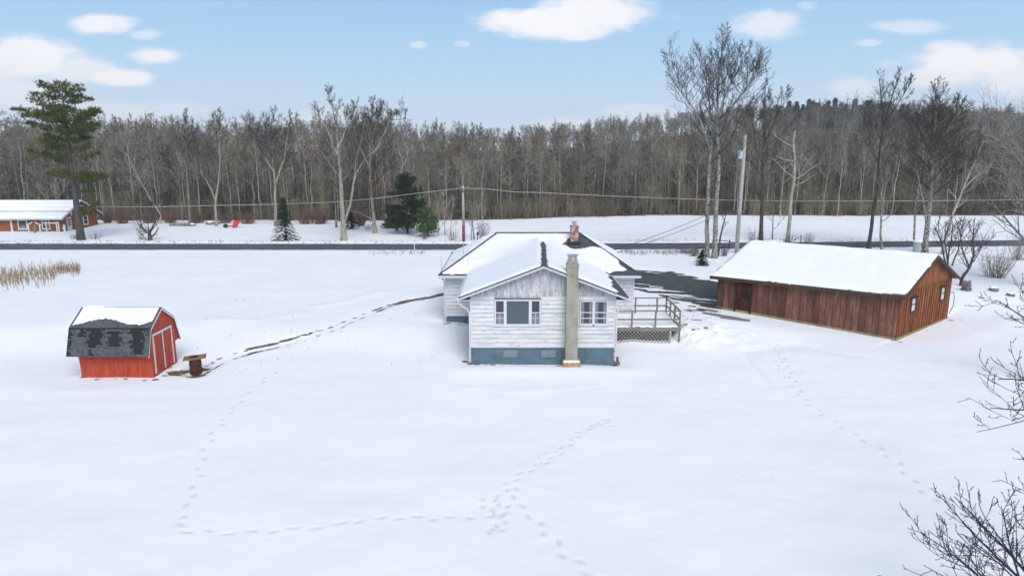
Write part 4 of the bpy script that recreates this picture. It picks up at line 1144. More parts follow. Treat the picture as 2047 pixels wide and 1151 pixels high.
stem_tree('bare_tree', 1522, 482, 158, 140, 13, 'dark trunked bare tree between leaning pole and pale dead trunk', [
    ([(1521, 490), (1522, 440), (1525, 380), (1524, 335), (1529, 270), (1528, 220), (1530, 175)], .26),
    ([(1524, 330), (1510, 290), (1505, 250, -.5), (1500, 210, -.6)], .10), ([(1527, 290), (1545, 250), (1560, 215, .4), (1568, 190, .6)], .10)],
    bark_m='bark_dark', first=.38, nl=16, P=DENSE, vase=.45)
stem_tree('bare_tree', 1546, 482, 330, 70, 14, 'slim low bare sapling beside the dark trunked tree', [([(1544, 488), (1545, 440), (1548, 395), (1547, 340)], .08)], bark_m='bark_grey', first=.15, nl=11, P=dict(max=2, kids=[5, 4, 3]), vase=.2)
stem_tree('dead_tree', 1575, 484, 295, 110, 15, 'pale dead trunk with broken top and crooked side limbs', [
    ([(1574, 490), (1577, 450), (1581, 400), (1587, 360), (1589, 320), (1586, 280), (1590, 262)], .24),
    ([(1587, 355), (1572, 345), (1553, 325), (1545, 318)], .07), ([(1589, 322), (1570, 320), (1550, 312)], .07), ([(1588, 295), (1565, 283), (1545, 268)], .06),
    ([(1588, 360), (1605, 350), (1620, 338), (1640, 325)], .07), ([(1600, 352), (1612, 325), (1625, 312)], .04)],
    bark_m='dead_wood', twig_m='twig_pale', first=.45, nl=5, P=dict(max=2, kids=[3, 3, 2], minr=.016), vase=.1, top_r=.35)
stem_tree('bare_tree', 1735, 498, 145, 130, 16, 'slanting dark bare tree behind barn roof leaning right', [
    ([(1736, 505), (1740, 470), (1746, 420), (1754, 370), (1756, 320), (1765, 260), (1763, 210), (1758, 160)], .22),
    ([(1762, 270), (1775, 220, .4), (1788, 180, .6), (1800, 150, .8)], .12), ([(1764, 250), (1790, 215, -.5), (1812, 180, -.8), (1822, 165, -.9)], .08), ([(1756, 330), (1745, 300), (1738, 290)], .07)],
    bark_m='bark_dark', first=.50, nl=15, P=dict(kids=[6, 5, 4, 2], up=[.12, .1, .06, .03, .02]), vase=.9)
stem_tree('bare_tree', 1762, 500, 330, 80, 17, 'thin grey bare tree right of the slanting dark tree', [([(1763, 508), (1760, 470), (1762, 420), (1764, 370), (1760, 320)], .15)], bark_m='bark_birchy', twig_m='twig_pale', first=.3, nl=9, P=dict(max=2, kids=[5, 4, 3]), vase=.3)
stem_tree('bare_tree', 1850, 506, 164, 165, 18, 'broad crowned bare tree with mottled trunk behind barn gable peak', [
    ([(1848, 512), (1852, 470), (1857, 420), (1862, 370), (1864, 320), (1868, 260), (1872, 215), (1870, 175)], .30),
    ([(1852, 450), (1845, 400, -.5), (1836, 360, -.7), (1832, 330, -.8)], .12), ([(1864, 330), (1845, 290, .4), (1830, 255, .6)], .12), ([(1866, 320), (1885, 280, -.4), (1905, 240, -.6), (1920, 215, -.8)], .13),
    ([(1860, 380), (1885, 368, -.4), (1905, 352, -.6), (1930, 345, -.6)], .09)],
    bark_m='bark_birchy', limb_m='bark_dark', first=.36, nl=22, P=dict(kids=[7, 6, 5, 2]), vase=.45)
stem_tree('bare_tree', 1826, 500, 320, 60, 19, 'pale slender stem left of broad crowned tree', [([(1829, 508), (1828, 460), (1830, 410), (1836, 370), (1838, 320)], .13)], bark_m='bark_birchy', twig_m='twig_pale', first=.4, nl=7, P=dict(max=2), vase=.4)
stem_tree('bare_tree', 1885, 508, 290, 110, 20, 'pale bare tree leaning far right over the road', [([(1882, 512), (1895, 460), (1912, 410), (1932, 360), (1950, 320), (1968, 278)], .17), ([(1925, 380), (1950, 352, .3), (1975, 345, .3)], .06)], bark_m='dead_wood', twig_m='twig_pale', first=.35, nl=12, P=dict(max=2, kids=[6, 5, 4]), vase=.4)
stem_tree('bare_tree', 1920, 572, 430, 90, 21, 'dark crooked trunk curving up behind barn corner', [([(1921, 572), (1923, 555), (1938, 535), (1946, 510), (1944, 480), (1948, 440)], .15), ([(1938, 535), (1925, 505, .4), (1920, 470, .6), (1925, 440, .6)], .08)], bark_m='bark_dark', first=.3, nl=12, P=dict(max=2, kids=[6, 5, 4]), vase=.6)
stem_tree('bare_tree', 1897, 530, 430, 80, 22, 'thicket of dark thin stems behind barn gable', [
    ([(1890, 535), (1885, 500), (1875, 465), (1878, 430)], .09), ([(1893, 535, .4), (1898, 495, .4), (1905, 455, .6), (1900, 425, .5)], .09), ([(1900, 537, -.3), (1915, 500, -.4), (1922, 470, -.4), (1935, 445, -.3)], .08), ([(1896, 535, .8), (1888, 480, .9), (1893, 440, 1)], .08)],
    bark_m='bark_dark', first=.2, nl=9, P=dict(max=2, kids=[6, 4, 4]), vase=.5)
# big tree past the right edge
c = gp(2075, 575)
bare_tree('bare_tree', c, zat(c.y, 120)-c.z, 13.5, 23, 'big bare tree reaching into view at right beyond barn', 'bark_grey', 'twig_pale', r0=.32, first=.12, nl=38, P=dict(kids=[7, 6, 4, 2], up=[.05, .05, .03, .02, .02], max=2), vase=.35)
# trees over the road, left part
stem_tree('bare_tree', 688, 480, 205, 150, 31, 'thick pale forked tree by road with long limb leaning right', [
    ([(688, 483), (686, 455), (685, 420), (682, 380), (680, 340), (676, 300), (672, 260), (675, 215)], .37),
    ([(690, 440), (700, 410), (706, 370), (712, 345), (728, 320, -.4), (745, 305, -.6), (760, 292, -.8)], .17),
    ([(680, 320), (665, 290), (655, 260), (640, 235), (628, 225)], .14), ([(676, 300), (690, 262), (700, 230), (712, 215)], .15), ([(673, 270), (668, 230), (660, 200), (655, 190)], .10), ([(706, 370), (712, 320, .5), (722, 280, .6), (730, 240, .8)], .09)],
    bark_m='bark_pale', limb_m='bark_grey', first=.46, nl=14, P=dict(kids=[6, 5, 4, 2]), vase=.6)
stem_tree('bare_tree', 748, 466, 195, 140, 32, 'wide crowned grey tree with an orange torn scar on trunk', [
    ([(750, 468), (747, 430), (742, 390), (740, 350), (739, 300), (741, 250), (745, 205)], .26),
    ([(741, 340), (722, 300, .4), (708, 260, .6), (700, 225, .6)], .14), ([(740, 320), (762, 280, -.4), (780, 240, -.6), (815, 238, -.6)], .14), ([(742, 290), (750, 250, .8), (765, 215, .9)], .12), ([(746, 440), (725, 428, -.5), (705, 420, -.7)], .09)],
    bark_m='bark_pale', limb_m='bark_dark', first=.38, nl=22, P=DENSE, vase=.65)
c = gp(748, 466); m = MB(); pr = [o for o in bpy.data.objects if o.get('label', '').startswith('wide crowned grey')][0]
v = rel(c, [(742, 385), (739, 350), (739, 345)]); v = [q+c+Vector((0, -.22, 0)) for q in v]
m.tube([v[0], v[0].lerp(v[1], .5)+Vector((.02, -.03, 0)), v[1]], [.05, .16, .05], 7); sc_ = m.build('scar', nmat('torn_orange_wood', [(.3, (.36, .16, .07)), (.7, (.55, .33, .18))], 3, 5, .9, (2, 2, .4)), pr, smooth=True)
stem_tree('bare_tree', 548, 452, 212, 120, 33, 'round crowned bare tree with pale forked trunk behind small spruce', [
    ([(552, 455), (551, 420), (550, 380), (548, 345), (545, 310), (545, 270), (548, 225)], .21),
    ([(550, 370), (560, 340, -.3), (569, 315, -.4), (575, 270, -.4), (580, 235, -.4)], .16), ([(548, 345), (535, 325), (522, 290), (512, 250)], .14)],
    bark_m='bark_pale', limb_m='bark_dark', first=.45, nl=22, P=DENSE, vase=.6)
stem_tree('bare_tree', 432, 452, 215, 110, 34, 'bare tree with bent pale trunk among the left woods', [([(433, 455), (430, 410), (436, 370), (440, 320), (436, 270), (440, 225)], .17), ([(431, 400), (418, 370), (405, 350), (398, 320)], .12)], bark_m='bark_pale', limb_m='bark_grey', first=.4, nl=20, P=DENSE, vase=.6)
stem_tree('bare_tree', 378, 450, 220, 95, 35, 'dark crowned bare tree standing above left woods', [([(380, 452), (378, 400), (374, 350), (372, 300), (370, 260), (372, 228)], .17)], bark_m='bark_grey', limb_m='bark_dark', first=.45, nl=20, P=DENSE, vase=.6)
stem_tree('bare_tree', 798, 462, 275, 60, 36, 'crooked slim pale tree in front of dark evergreen', [([(792, 462), (798, 430), (803, 390), (802, 350), (805, 325), (797, 300), (792, 278)], .13), ([(803, 340), (812, 322), (815, 305)], .06)], bark_m='dead_wood', twig_m='twig_pale', first=.4, nl=8, P=dict(max=2), vase=.5)
stem_tree('bare_tree', 676, 455, 330, 40, 37, 'narrow dark trunk just behind the thick pale forked tree', [([(673, 456), (671, 420), (669, 380), (668, 330)], .14)], bark_m='bark_grey', first=.5, nl=7, P=dict(max=2), vase=.5)
stem_tree('bare_tree', 892, 470, 380, 60, 38, 'thin pale saplings left of the roadside pole', [([(890, 470), (888, 430), (886, 385)], .07), ([(900, 472), (903, 430), (905, 395)], .06), ([(876, 468), (878, 430), (874, 400)], .06)], bark_m='dead_wood', twig_m='twig_pale', first=.25, nl=8, P=dict(max=2), vase=.5)
stem_tree('bare_tree', 945, 478, 395, 75, 39, 'low tan branching tree right of roadside pole', [([(948, 480), (945, 450), (942, 425), (938, 400)], .09)], bark_m='bark_grey', twig_m='twig_pale', first=.2, nl=13, P=dict(max=2, kids=[6, 5, 4], up=[-.02, -.01, 0, 0]), vase=.1)
# old apple tree with broken stump
stem_tree('bare_tree', 118, 446, 345, 90, 43, 'pale forked bare tree just behind the cedar house roof', [([(122, 450), (120, 420), (112, 395), (108, 370), (116, 345)], .15), ([(120, 420), (95, 400), (80, 380)], .09), ([(112, 398), (130, 380), (128, 355)], .07)], bark_m='dead_wood', twig_m='twig_pale', first=.3, nl=9, P=dict(max=2, kids=[5, 4, 3]), vase=.4)
stem_tree('bare_tree', 315, 448, 300, 90, 44, 'pale bowed bare tree arching over the old fruit tree', [([(318, 450), (322, 430), (305, 405), (285, 370), (268, 340), (256, 310)], .12)], bark_m='dead_wood', twig_m='twig_pale', first=.3, nl=10, P=dict(max=2, kids=[5, 4, 3]), vase=.3)
stem_tree('apple_tree', 298, 480, 385, 75, 40, 'old crooked fruit tree with split stump near road', [
    ([(300, 482), (299, 470), (298, 460)], .28), ([(300, 462), (310, 445), (313, 425), (305, 405), (292, 392)], .10), ([(292, 466), (283, 450), (279, 435), (290, 428)], .08), ([(296, 482), (285, 470), (272, 458)], .04)],
    bark_m='bark_dark', twig_m='twig_pale', first=.3, nl=6, P=dict(max=2, kids=[4, 3, 3]), vase=.1, top_r=.5)

# near trees whose tips enter at the right edge: real trees standing just outside the frame
NP = dict(seg=[7, 6, 4, 3, 2], sides=[7, 6, 5, 4, 3], wob=[.07, .10, .13, .15, .2], up=[.03, .06, .10, .08, .05], kids=[7, 5, 2, 0], ang=[36, 38, 40, 42], len=[.45, .42, .35, .5], rr=.55, minr=.0065, max=3, tip=.3)
NP['from'] = [.15, .12, .15, .2]
def near_tree(loc, label, seed, trunk, limbs_, P=NP):
    rg = random.Random(seed); loc = Vector(loc)
    o = empty('bare_tree', loc, label, 'tree')
    tr = MB(); tr.tube([Vector(p) for p, r in trunk], [r for p, r in trunk], 10); tr.build('trunk', 'bark_dark', o, smooth=True)
    cr = MB()
    for a, b, r_ in limbs_:
        a = Vector(a); b = Vector(b); L = (b-a).length
        limb(cr, rg, a, (b-a), L, r_, 0, P)
    cr.build('crown', 'twig_near', o)
    return o
def pz(px, py, Y):
    z = zat(Y, py); return (xat(px, Y, z), Y, z)
t0 = (12.6, 14.5, 0.0)
fork = Vector(pz(2085, 1190, 13.6))
lm = []
for (px, py, Y, r_) in [(1835, 1085, 13.6, .035), (1890, 1000, 14.2, .04), (1830, 1130, 13.0, .03), (1950, 960, 14.8, .04), (1905, 1010, 13.3, .035), (1990, 985, 14.3, .03), (2060, 1000, 13.6, .035), (2100, 960, 15, .03), (1880, 1120, 12.4, .03), (2150, 900, 14, .035), (1960, 1060, 12.6, .03)]:
    lm.append((fork if len(lm) % 2 else fork+Vector((-.15, -.1, -.35)), pz(px, py+12, Y), r_*.85))
for dx_, dy_, dz_ in [(2.0, .6, 2.2), (1.2, -1.2, 1.8), (.9, 1.8, 2.2), (2.4, 1.0, 1.2)]: lm.append((fork, tuple(fork+Vector((dx_, dy_, dz_))), .03))
near_tree(fork+Vector((.5, .2, -fork.z)), 'near bare treetop of fine dark twigs rising in the lower right corner', 3, [(fork+Vector((.5, .2, -fork.z-.3)), .16), (fork+Vector((.3, .1, -fork.z*.5)), .12), (fork+Vector((0, 0, .1)), .07)], lm)
t1 = (15.6, 16.8, 0)
lm = []
for (px, py, Y, r_) in [(1962, 828, 16.2, .035), (1980, 780, 16.6, .04), (2000, 905, 16.0, .022), (1975, 850, 15.6, .03), (2040, 770, 17, .035), (2100, 740, 16.5, .04)]:
    lm.append(((15.5, 16.7, 5.2+.3*len(lm) % .8), pz(px, py, Y), r_))
for dx_, dy_, dz_ in [(2.2, .6, 3.0), (1.4, -1.8, 2.2), (.6, 2.2, 2.8), (2.8, 1.2, 1.6), (.2, -.6, 3.4)]: lm.append(((15.5, 16.7, 5.0+.2*len(lm) % .9), (15.5+dx_, 16.7+dy_, 5.4+dz_), .035))
P2 = dict(NP); P2['kids'] = [6, 4, 2, 0]
near_tree(t1, 'near bare branch fan entering at mid right edge', 6, [((15.6, 16.8, -.3), .15), ((15.55, 16.75, 3), .12), ((15.5, 16.7, 6.0), .07)], lm, P2)
g2 = gp(2090, 760)
P3 = dict(NP); P3['kids'] = [6, 4, 3, 0]; P3['minr'] = .011
lm = []
A_ = Vector((g2.x, g2.y, 2.4)); 
for (px, py, Y, r_) in [(1990, 622, g2.y-.8, .05), (2010, 590, g2.y+.3, .04), (2020, 650, g2.y-.4, .035), (2040, 560, g2.y+.2, .05), (2100, 540, g2.y, .06)]:
    lm.append((A_, pz(px, py, Y), r_))
near_tree(g2, 'bare tree reaching a long knotted branch toward the barn from right edge', 9, [((g2.x, g2.y, -.3), .16), ((g2.x, g2.y, 1.4), .14), ((g2.x, g2.y, 2.6), .09)], lm, P3)

# ------------------------------------------------------------------ CONIFERS
def blades(V_, F_, c, d, rg, n, L, w, spread, droop=0):
    """a tuft of needle blades round point c, direction d"""
    for _ in range(n):
        q = (d+rvec(rg)*spread); q = q.normalized(); q.z -= droop
        s_ = q.cross(rvec(rg)).normalized()*w
        l_ = L*rg.uniform(.6, 1.2); i = len(V_)
        V_ += [tuple(c-s_), tuple(c+s_), tuple(c+q*l_)]
        F_.append((i, i+1, i+2))
def pine(name, loc, H, seed, label, tiers, needle, r0=.3, parts_n=10, cat='tree', tuftL=.34, bark_m='bark_pine', tuft_n=9):
    """tiers: list of (z fraction, azimuth deg, length, pad width)"""
    rg = random.Random(seed); loc = Vector(loc); o = empty(name, loc, label, cat)
    t = MB(); n = 8
    P_ = [loc+Vector((rg.gauss(0, .05), rg.gauss(0, .05), -.3+(H*.97+.3)*i/n)) for i in range(n+1)]
    t.tube(P_, [r0*(1.25 if i == 0 else 1)*(1-.93*i/n)+.015 for i in range(n+1)], 9); t.build('trunk', bark_m, o, smooth=True)
    b = MB(); V_ = []; F_ = []
    for (zf, az, L, pw) in tiers:
        z = zf*H; a = R(az); p = loc+Vector((0, 0, z)); d = Vector((math.cos(a), math.sin(a), rg.uniform(.0, .3)))
        pts = [p]; 
        for i in range(5):
            d = (d+rvec(rg)*.08+Vector((0, 0, .03))).normalized(); pts.append(pts[-1]+d*L/5)
        b.tube(pts, [max(.015, .05*L/3*(1-i/6)) for i in range(6)], 4, cap=False)
        m_ = int(parts_n*L*pw)
        for _ in range(m_):
            t_ = rg.uniform(.30, 1.05); f_ = min(t_*5, 4.999); i = int(f_); c_ = pts[i].lerp(pts[i+1], f_-i)
            sp = pw*(.5+.6*math.sin(math.pi*min(1, t_)))
            off = Vector((rg.gauss(0, .42)*sp, rg.gauss(0, .42)*sp, rg.gauss(0, .16)*sp+.08))
            dd_ = Vector((off.x*.5, off.y*.5, .55)).normalized()
            blades(V_, F_, c_+off, dd_, rg, tuft_n, tuftL, .028, .55)
    b.build('branches', bark_m, o)
    V_ = [(x-loc.x, y-loc.y, z-loc.z) for x, y, z in V_]
    me = fast_mesh('foliage', V_, F_, needle, smooth=False); f = bpy.data.objects.new('foliage', me); COL.objects.link(f); f.parent = o
    return o
c = gp(161, 480); H = zat(c.y, 167)-c.z
rg = random.Random(2); T_ = []
pxm = (c.y*CP+4*SP)/FPX     # metres per pixel there
def tier(py, dx, w): 
    zf = (zat(c.y, py)-c.z)/H; T_.append((min(zf, .985), 0 if dx > 0 else 180, abs(dx)*pxm, w))
# visible pads, from the photograph: height (py), reach (px), pad size
for py, dx, w in [(240, -92, 1.3), (244, -75, 1.4), (266, -78, 1.3), (265, 60, 1.3), (300, -55, 1.9), (305, -40, 1.9), (290, -40, 1.7), (318, -50, 1.4), (325, -78, 1.2), (300, 55, .9), (325, 60, 1.0), (240, 62, 1.2), (255, 70, 1.3), (232, 70, .8), (275, 65, 1.0),
                  (355, -45, 1.0), (360, 40, 1.2), (365, 68, 1.3), (372, 65, 1.3), (352, 30, 1.1), (430, 45, .8), (437, 42, .8), (350, -30, .9), (205, -55, 1.0), (210, 50, 1.0), (195, 45, .9), (190, -50, .9), (220, -60, 1.3), (185, 40, .8), (178, -38, .7)]:
    tier(py, dx, w)
for i in range(52):
    zf = rg.choice([rg.uniform(.62, .99)]*4+[rg.uniform(.30, .66)]); az = rg.uniform(0, 360)
    Lm = np.interp(zf, [.3, .5, .62, .75, .88, 1.0], [2.0, 2.3, 3.0, 3.3, 2.2, .7])
    T_.append((zf, az, Lm*rg.uniform(.5, 1.0), rg.uniform(.7, 1.1)))
pine('pine_tree', c, H, 8, 'tall dark green pine beside the road near the cedar house', T_, 'needle_pine', r0=.42, parts_n=26, tuftL=.38)

def spruce(name, loc, H, Wd, seed, label, needle, snow=0.0, dens=1.0, cat='tree', group=None, tl=.22):
    rg = random.Random(seed); loc = Vector(loc); o = empty(name, loc, label, cat, group)
    MB().tube([loc+Vector((0, 0, -.2)), loc+Vector((0, 0, H*.5)), loc+Vector((0, 0, H*.97))], [.09*H/5+.02, .05*H/5+.01, .01], 7).build('trunk', 'bark_pine', o, smooth=True)
    V_ = []; F_ = []; SV = []; SF = []; b = MB()
    nt_ = int(13*dens*max(1, H/4))
    for i in range(nt_):
        zf = .05+.92*i/nt_; L0 = Wd*.5*(1-zf)**.8+.06
        for j in range(int(7*dens)+1):
            az = rg.uniform(0, 6.283); L = L0*rg.uniform(.7, 1.12)
            d = Vector((math.cos(az), math.sin(az), .1)); p = loc+Vector((0, 0, zf*H+rg.uniform(-.1, .1)))
            nn = max(3, int(L/.13)); tipz = -L*.28
            b.tube([p, p+d*L*.5+Vector((0, 0, tipz*.25)), p+d*L+Vector((0, 0, tipz))], [.012*H/4+.004, .008, .004], 3, cap=False)
            for k_ in range(nn):
                t_ = (k_+.5)/nn; c_ = p+d*L*t_+Vector((0, 0, tipz*t_*t_))
                blades(V_, F_, c_, d*.8+Vector((0, 0, -.1)), rg, 9, tl*(1.2-.5*t_), .02, .75, .12)
                if zf < snow and t_ > .35 and rg.random() < .6:
                    r_ = .13*rg.uniform(.6, 1.3); q = c_+Vector((0, 0, .06)); i0 = len(SV); n6 = 6
                    side = Vector((-d.y, d.x, 0))
                    SV += [tuple(q+d*math.cos(a)*r_*1.5+side*math.sin(a)*r_+Vector((0, 0, -.015))) for a in [6.283*m_/n6 for m_ in range(n6)]]+[tuple(q+Vector((0, 0, .07)))]
                    SF += [(i0+m_, i0+(m_+1) % n6, i0+n6) for m_ in range(n6)]
    b.build('branches', 'bark_pine', o)
    loc3 = (loc.x, loc.y, loc.z); sub = lambda A: [(x-loc3[0], y-loc3[1], z-loc3[2]) for x, y, z in A]
    f = bpy.data.objects.new('foliage', fast_mesh('foliage', sub(V_), F_, needle, False)); COL.objects.link(f); f.parent = o
    if SF:
        f = bpy.data.objects.new('branch_snow', fast_mesh('branch_snow', sub(SV), SF, 'snow_top', True)); COL.objects.link(f); f.parent = o
    return o
c = gp(571, 481); spruce('spruce_tree', c, zat(c.y, 390)-c.z, 3.6, 4, 'small dark spruce by the road with snow on lower boughs', 'needle_dark', snow=.34, dens=1.3)
c = gp(1403, 531); spruce('spruce_tree', c, zat(c.y, 497)-c.z, 1.7, 5, 'tiny dark spruce on the snow left of barn', 'needle_dark', snow=.0, tl=.15)
def bushy(px, py, top, wid, seed, label, needle, n=60, tl=.34):
    c = gp(px, py); H = zat(c.y, top)-c.z; rg_ = random.Random(seed); T2 = []
    for i in range(n):
        zf = rg_.uniform(.06, .97); T2.append((zf, rg_.uniform(0, 360), wid*.5*(1-zf)**.55*rg_.uniform(.45, 1.15)+.2, rg_.uniform(.6, 1.1)))
    return pine('evergreen_tree', c, H, seed, label, T2, needle, r0=.16, parts_n=20, tuftL=tl)
bushy(815, 466, 350, 6.4, 6, 'broad dark evergreen at wood edge across road', 'needle_dark', 85, .42)
bushy(855, 473, 416, 3.0, 7, 'small bright green pine beside the broad dark evergreen', 'needle_bright', 60, .30)
c = gp(778, 456); spruce('evergreen_tree', c, 2.0, 2.6, 8, 'low green evergreen bush left of broad dark evergreen', 'needle_bright', tl=.3)
c = gp(702, 458); spruce('evergreen_tree', c, 2.4, 2.4, 10, 'low dark evergreen bush behind the thick pale forked tree', 'needle_dark', tl=.3, snow=.3)

# ------------------------------------------------------------------ WOODLAND
def proto(seed, H, Wd, bark_m, twig_m, r0, first, nl, vase, P, stems=1, conifer=False):
    rg = random.Random(seed)
    o = bare_tree('forest_tree', (0, 0, 0), H, Wd, seed, 'x', bark_m, twig_m, r0=r0, first=first, nl=nl, vase=vase, P=P, lean=(rg.uniform(-.05, .05), 0))
    return o
FP = dict(seg=[4, 3, 3, 2, 2], sides=[3, 3, 3, 3, 3], kids=[6, 5, 3, 0], max=2, minr=.022, up=[.10, .08, .05, 0, 0], tip=.35, rr=.62)
FP3 = dict(FP); FP3['kids'] = [6, 5, 3, 0]; FP3['max'] = 3; FP3['minr'] = .017
protos = []
specs = [(101, 13.5, 5.2, 'bark_pale', 'twig_wood', .16, .40, 16, .6, FP3), (102, 14.5, 4.6, 'bark_grey', 'twig_brown', .15, .45, 16, .7, FP3), (103, 12.5, 5.6, 'bark_grey', 'twig_wood', .17, .32, 17, .5, FP3),
         (104, 15.0, 4.4, 'dead_wood', 'twig_wood', .13, .52, 13, .7, FP3), (105, 13.0, 6.0, 'bark_dark', 'twig_brown', .18, .36, 17, .5, FP3), (106, 11.0, 4.4, 'bark_pale', 'twig_pale', .12, .25, 15, .4, FP),
         (109, 12.5, 2.8, 'dead_wood', 'twig_wood', .10, .55, 11, .7, FP), (110, 11.5, 3.2, 'bark_pale', 'twig_wood', .09, .45, 12, .6, FP),
         (107, 14.0, 5.0, 'bark_birchy', 'twig_brown', .15, .42, 15, .65, FP3), (108, 12.0, 4.8, 'bark_dark', 'twig_wood', .14, .30, 16, .5, FP3)]
for s_ in specs: protos.append(proto(*s_))
FLAB = 'slender bare tree in the dense grey wood behind the snowy field'
FGRP = 'bare trees at the front of the wood'
def copy_tree(o, loc, rz, sc, label=None, group=None):
    c_ = o.copy(); COL.objects.link(c_); c_.location = loc; c_.rotation_euler = (0, 0, rz); c_.scale = sc
    if label: c_['label'] = label
    if group: c_['group'] = group
    for ch_ in o.children:
        d_ = ch_.copy(); COL.objects.link(d_); d_.parent = c_
    return c_
rg = random.Random(77)
def edge_y(X): return 104.5+1.5*math.sin(X/11)+(-2.5 if X < -12 else 1.0)
cnt = 0
for i in range(292):
    row = i % 4
    u_ = (i//4+rg.random())/73
    Y = 0
    X = -88+176*u_
    Y = edge_y(X)+row*4.3+rg.uniform(0, 4)
    X *= Y/104
    z = float(hill_h(X, Y)) if Y > 106 else gz(X, Y)
    k_ = rg.choice([0, 1, 2, 3, 4, 5, 6, 6, 6, 7, 7, 8, 9]) if row < 2 else rg.choice([1, 2, 4, 9, 0, 3])
    s = rg.uniform(.82, 1.08)*(1.0 if row else .92)
    if -75 < X < -20: s *= 1.04
    if 15 < X: s *= .93
    if -18 < X < 22: s *= .90
    s *= rg.choice([.76, .88, .97, 1, 1, 1.12])
    loc = (X, Y, z-.1); rz = rg.uniform(0, 6.28)
    if cnt < len(protos) and False: pass
    copy_tree(protos[k_], loc, rz, (s*rg.uniform(.9, 1.15), s*rg.uniform(.9, 1.15), s), FLAB, FGRP); cnt += 1
# the rest of the wood: one mass, instanced
merged = []
def merge(o, name):
    V_ = []; F_ = []; mi = []; mats = []
    off = 0
    for ch_ in o.children:
        me_ = ch_.data; n_ = len(me_.vertices); V_ += [tuple(v_.co) for v_ in me_.vertices]
        for p_ in me_.polygons: F_.append(tuple(off+q for q in p_.vertices)); mi.append(len(mats))
        mats.append(me_.materials[0]); off += n_
    me_ = bpy.data.meshes.new(name); me_.from_pydata(V_, [], F_)
    for m_ in mats: me_.materials.append(m_)
    me_.polygons.foreach_set('material_index', mi); me_.update()
    return bpy.data.objects.new(name, me_)
for i, o in enumerate(protos): merged.append(merge(o, 'woodland_source'))
def conifer_src(seed, H, Wd):
    rg_ = random.Random(seed); V_ = []; F_ = []
    for i in range(26):
        zf = .12+.86*i/26; L0 = Wd*.5*(1-zf)**.7+.3
        for j in range(8):
            az = rg_.uniform(0, 6.283); L = L0*rg_.uniform(.6, 1.15)
            for k_ in range(3):
                t_ = (k_+.6)/3; blades(V_, F_, Vector((math.cos(az)*L*t_, math.sin(az)*L*t_, zf*H-.2*L*t_+rg_.uniform(-.3, .3))), Vector((math.cos(az), math.sin(az), .1)), rg_, 10, .75, .09, .8)
    return bpy.data.objects.new('conifer_source', fast_mesh('conifer_source', V_, F_, 'needle_far', False))
con = [conifer_src(1, 13, 6.5), conifer_src(2, 15, 6)]

def scatter(name, pts, srcs, label):
    """pts: (x,y,z,rot,scale)"""
    me_ = bpy.data.meshes.new(name); me_.from_pydata([p[:3] for p in pts], [], [])
    a = me_.attributes.new('rot', 'FLOAT', 'POINT'); a.data.foreach_set('value', [p[3] for p in pts])
    a = me_.attributes.new('siz', 'FLOAT', 'POINT'); a.data.foreach_set('value', [p[4] for p in pts])
    a = me_.attributes.new('pick', 'INT', 'POINT'); a.data.foreach_set('value', [random.Random(i).randrange(len(srcs)) for i in range(len(pts))])
    ob = bpy.data.objects.new(name, me_); COL.objects.link(ob)
    ng = bpy.data.node_groups.new(name, 'GeometryNodeTree')
    ng.interface.new_socket(name='Geometry', in_out='INPUT', socket_type='NodeSocketGeometry'); ng.interface.new_socket(name='Geometry', in_out='OUTPUT', socket_type='NodeSocketGeometry')
    N = ng.nodes; L = ng.links; gi = N.new('NodeGroupInput'); go_ = N.new('NodeGroupOutput')
    join = N.new('GeometryNodeJoinGeometry')
    for s_ in reversed(srcs):
        oi = N.new('GeometryNodeObjectInfo'); oi.inputs['Object'].default_value = s_; oi.inputs['As Instance'].default_value = True; oi.transform_space = 'ORIGINAL'
        L.new(oi.outputs['Geometry'], join.inputs[0])
    iop = N.new('GeometryNodeInstanceOnPoints'); L.new(gi.outputs[0], iop.inputs['Points']); L.new(join.outputs[0], iop.inputs['Instance'])
    iop.inputs['Pick Instance'].default_value = True
    def attr(nm, ty):
        a_ = N.new('GeometryNodeInputNamedAttribute'); a_.data_type = ty; a_.inputs['Name'].default_value = nm; return a_.outputs['Attribute']
    L.new(attr('pick', 'INT'), iop.inputs['Instance Index'])
    cx = N.new('ShaderNodeCombineXYZ'); L.new(attr('rot', 'FLOAT'), cx.inputs[2]); L.new(cx.outputs[0], iop.inputs['Rotation'])
    c2 = N.new('ShaderNodeCombineXYZ'); s_ = attr('siz', 'FLOAT')
    for k_ in range(3): L.new(s_, c2.inputs[k_])
    L.new(c2.outputs[0], iop.inputs['Scale']); L.new(iop.outputs[0], go_.inputs[0])
    md = ob.modifiers.new('scatter', 'NODES'); md.node_group = ng
    tag(ob, label, 'woods', kind='stuff')
    return ob
pts = []
while len(pts) < 1500:
    Y = 118+150*rg.random()**1.25; X = rg.uniform(-.92, .95)*Y
    z = float(hill_h(X, Y)); s = rg.uniform(.72, 1.08)*(1 if X < 0 else .92)*(.88 if -.15*Y < X < .22*Y else 1)
    pts.append((X, Y, z-.2, rg.uniform(0, 6.28), s))
scatter('woodland', pts, merged, 'dense leafless grey brown woodland filling the slope behind front trees')
pts = []
while len(pts) < 1100:
    Y = rg.uniform(265, 350); X = (.02+.93*rg.random()**.8)*Y
    pts.append((X, Y, float(hill_h(X, Y))-.3, rg.uniform(0, 6.28), rg.uniform(.6, .95)))
scatter('far_woodland', [p for p in pts if not (.36 < p[0]/p[1] < .56 and p[1] > 290)], [merged[1], merged[3], merged[0], merged[4], merged[6], merged[7]], 'hazy bare woodland along the far hill top')
scatter('far_evergreens', [(p[0], p[1], p[2], p[3], p[4]*.95) for p in pts if .36 < p[0]/p[1] < .56 and p[1] > 290], [con[0], con[1], merged[1]], 'dark bluish evergreens on the crest of the far hill')
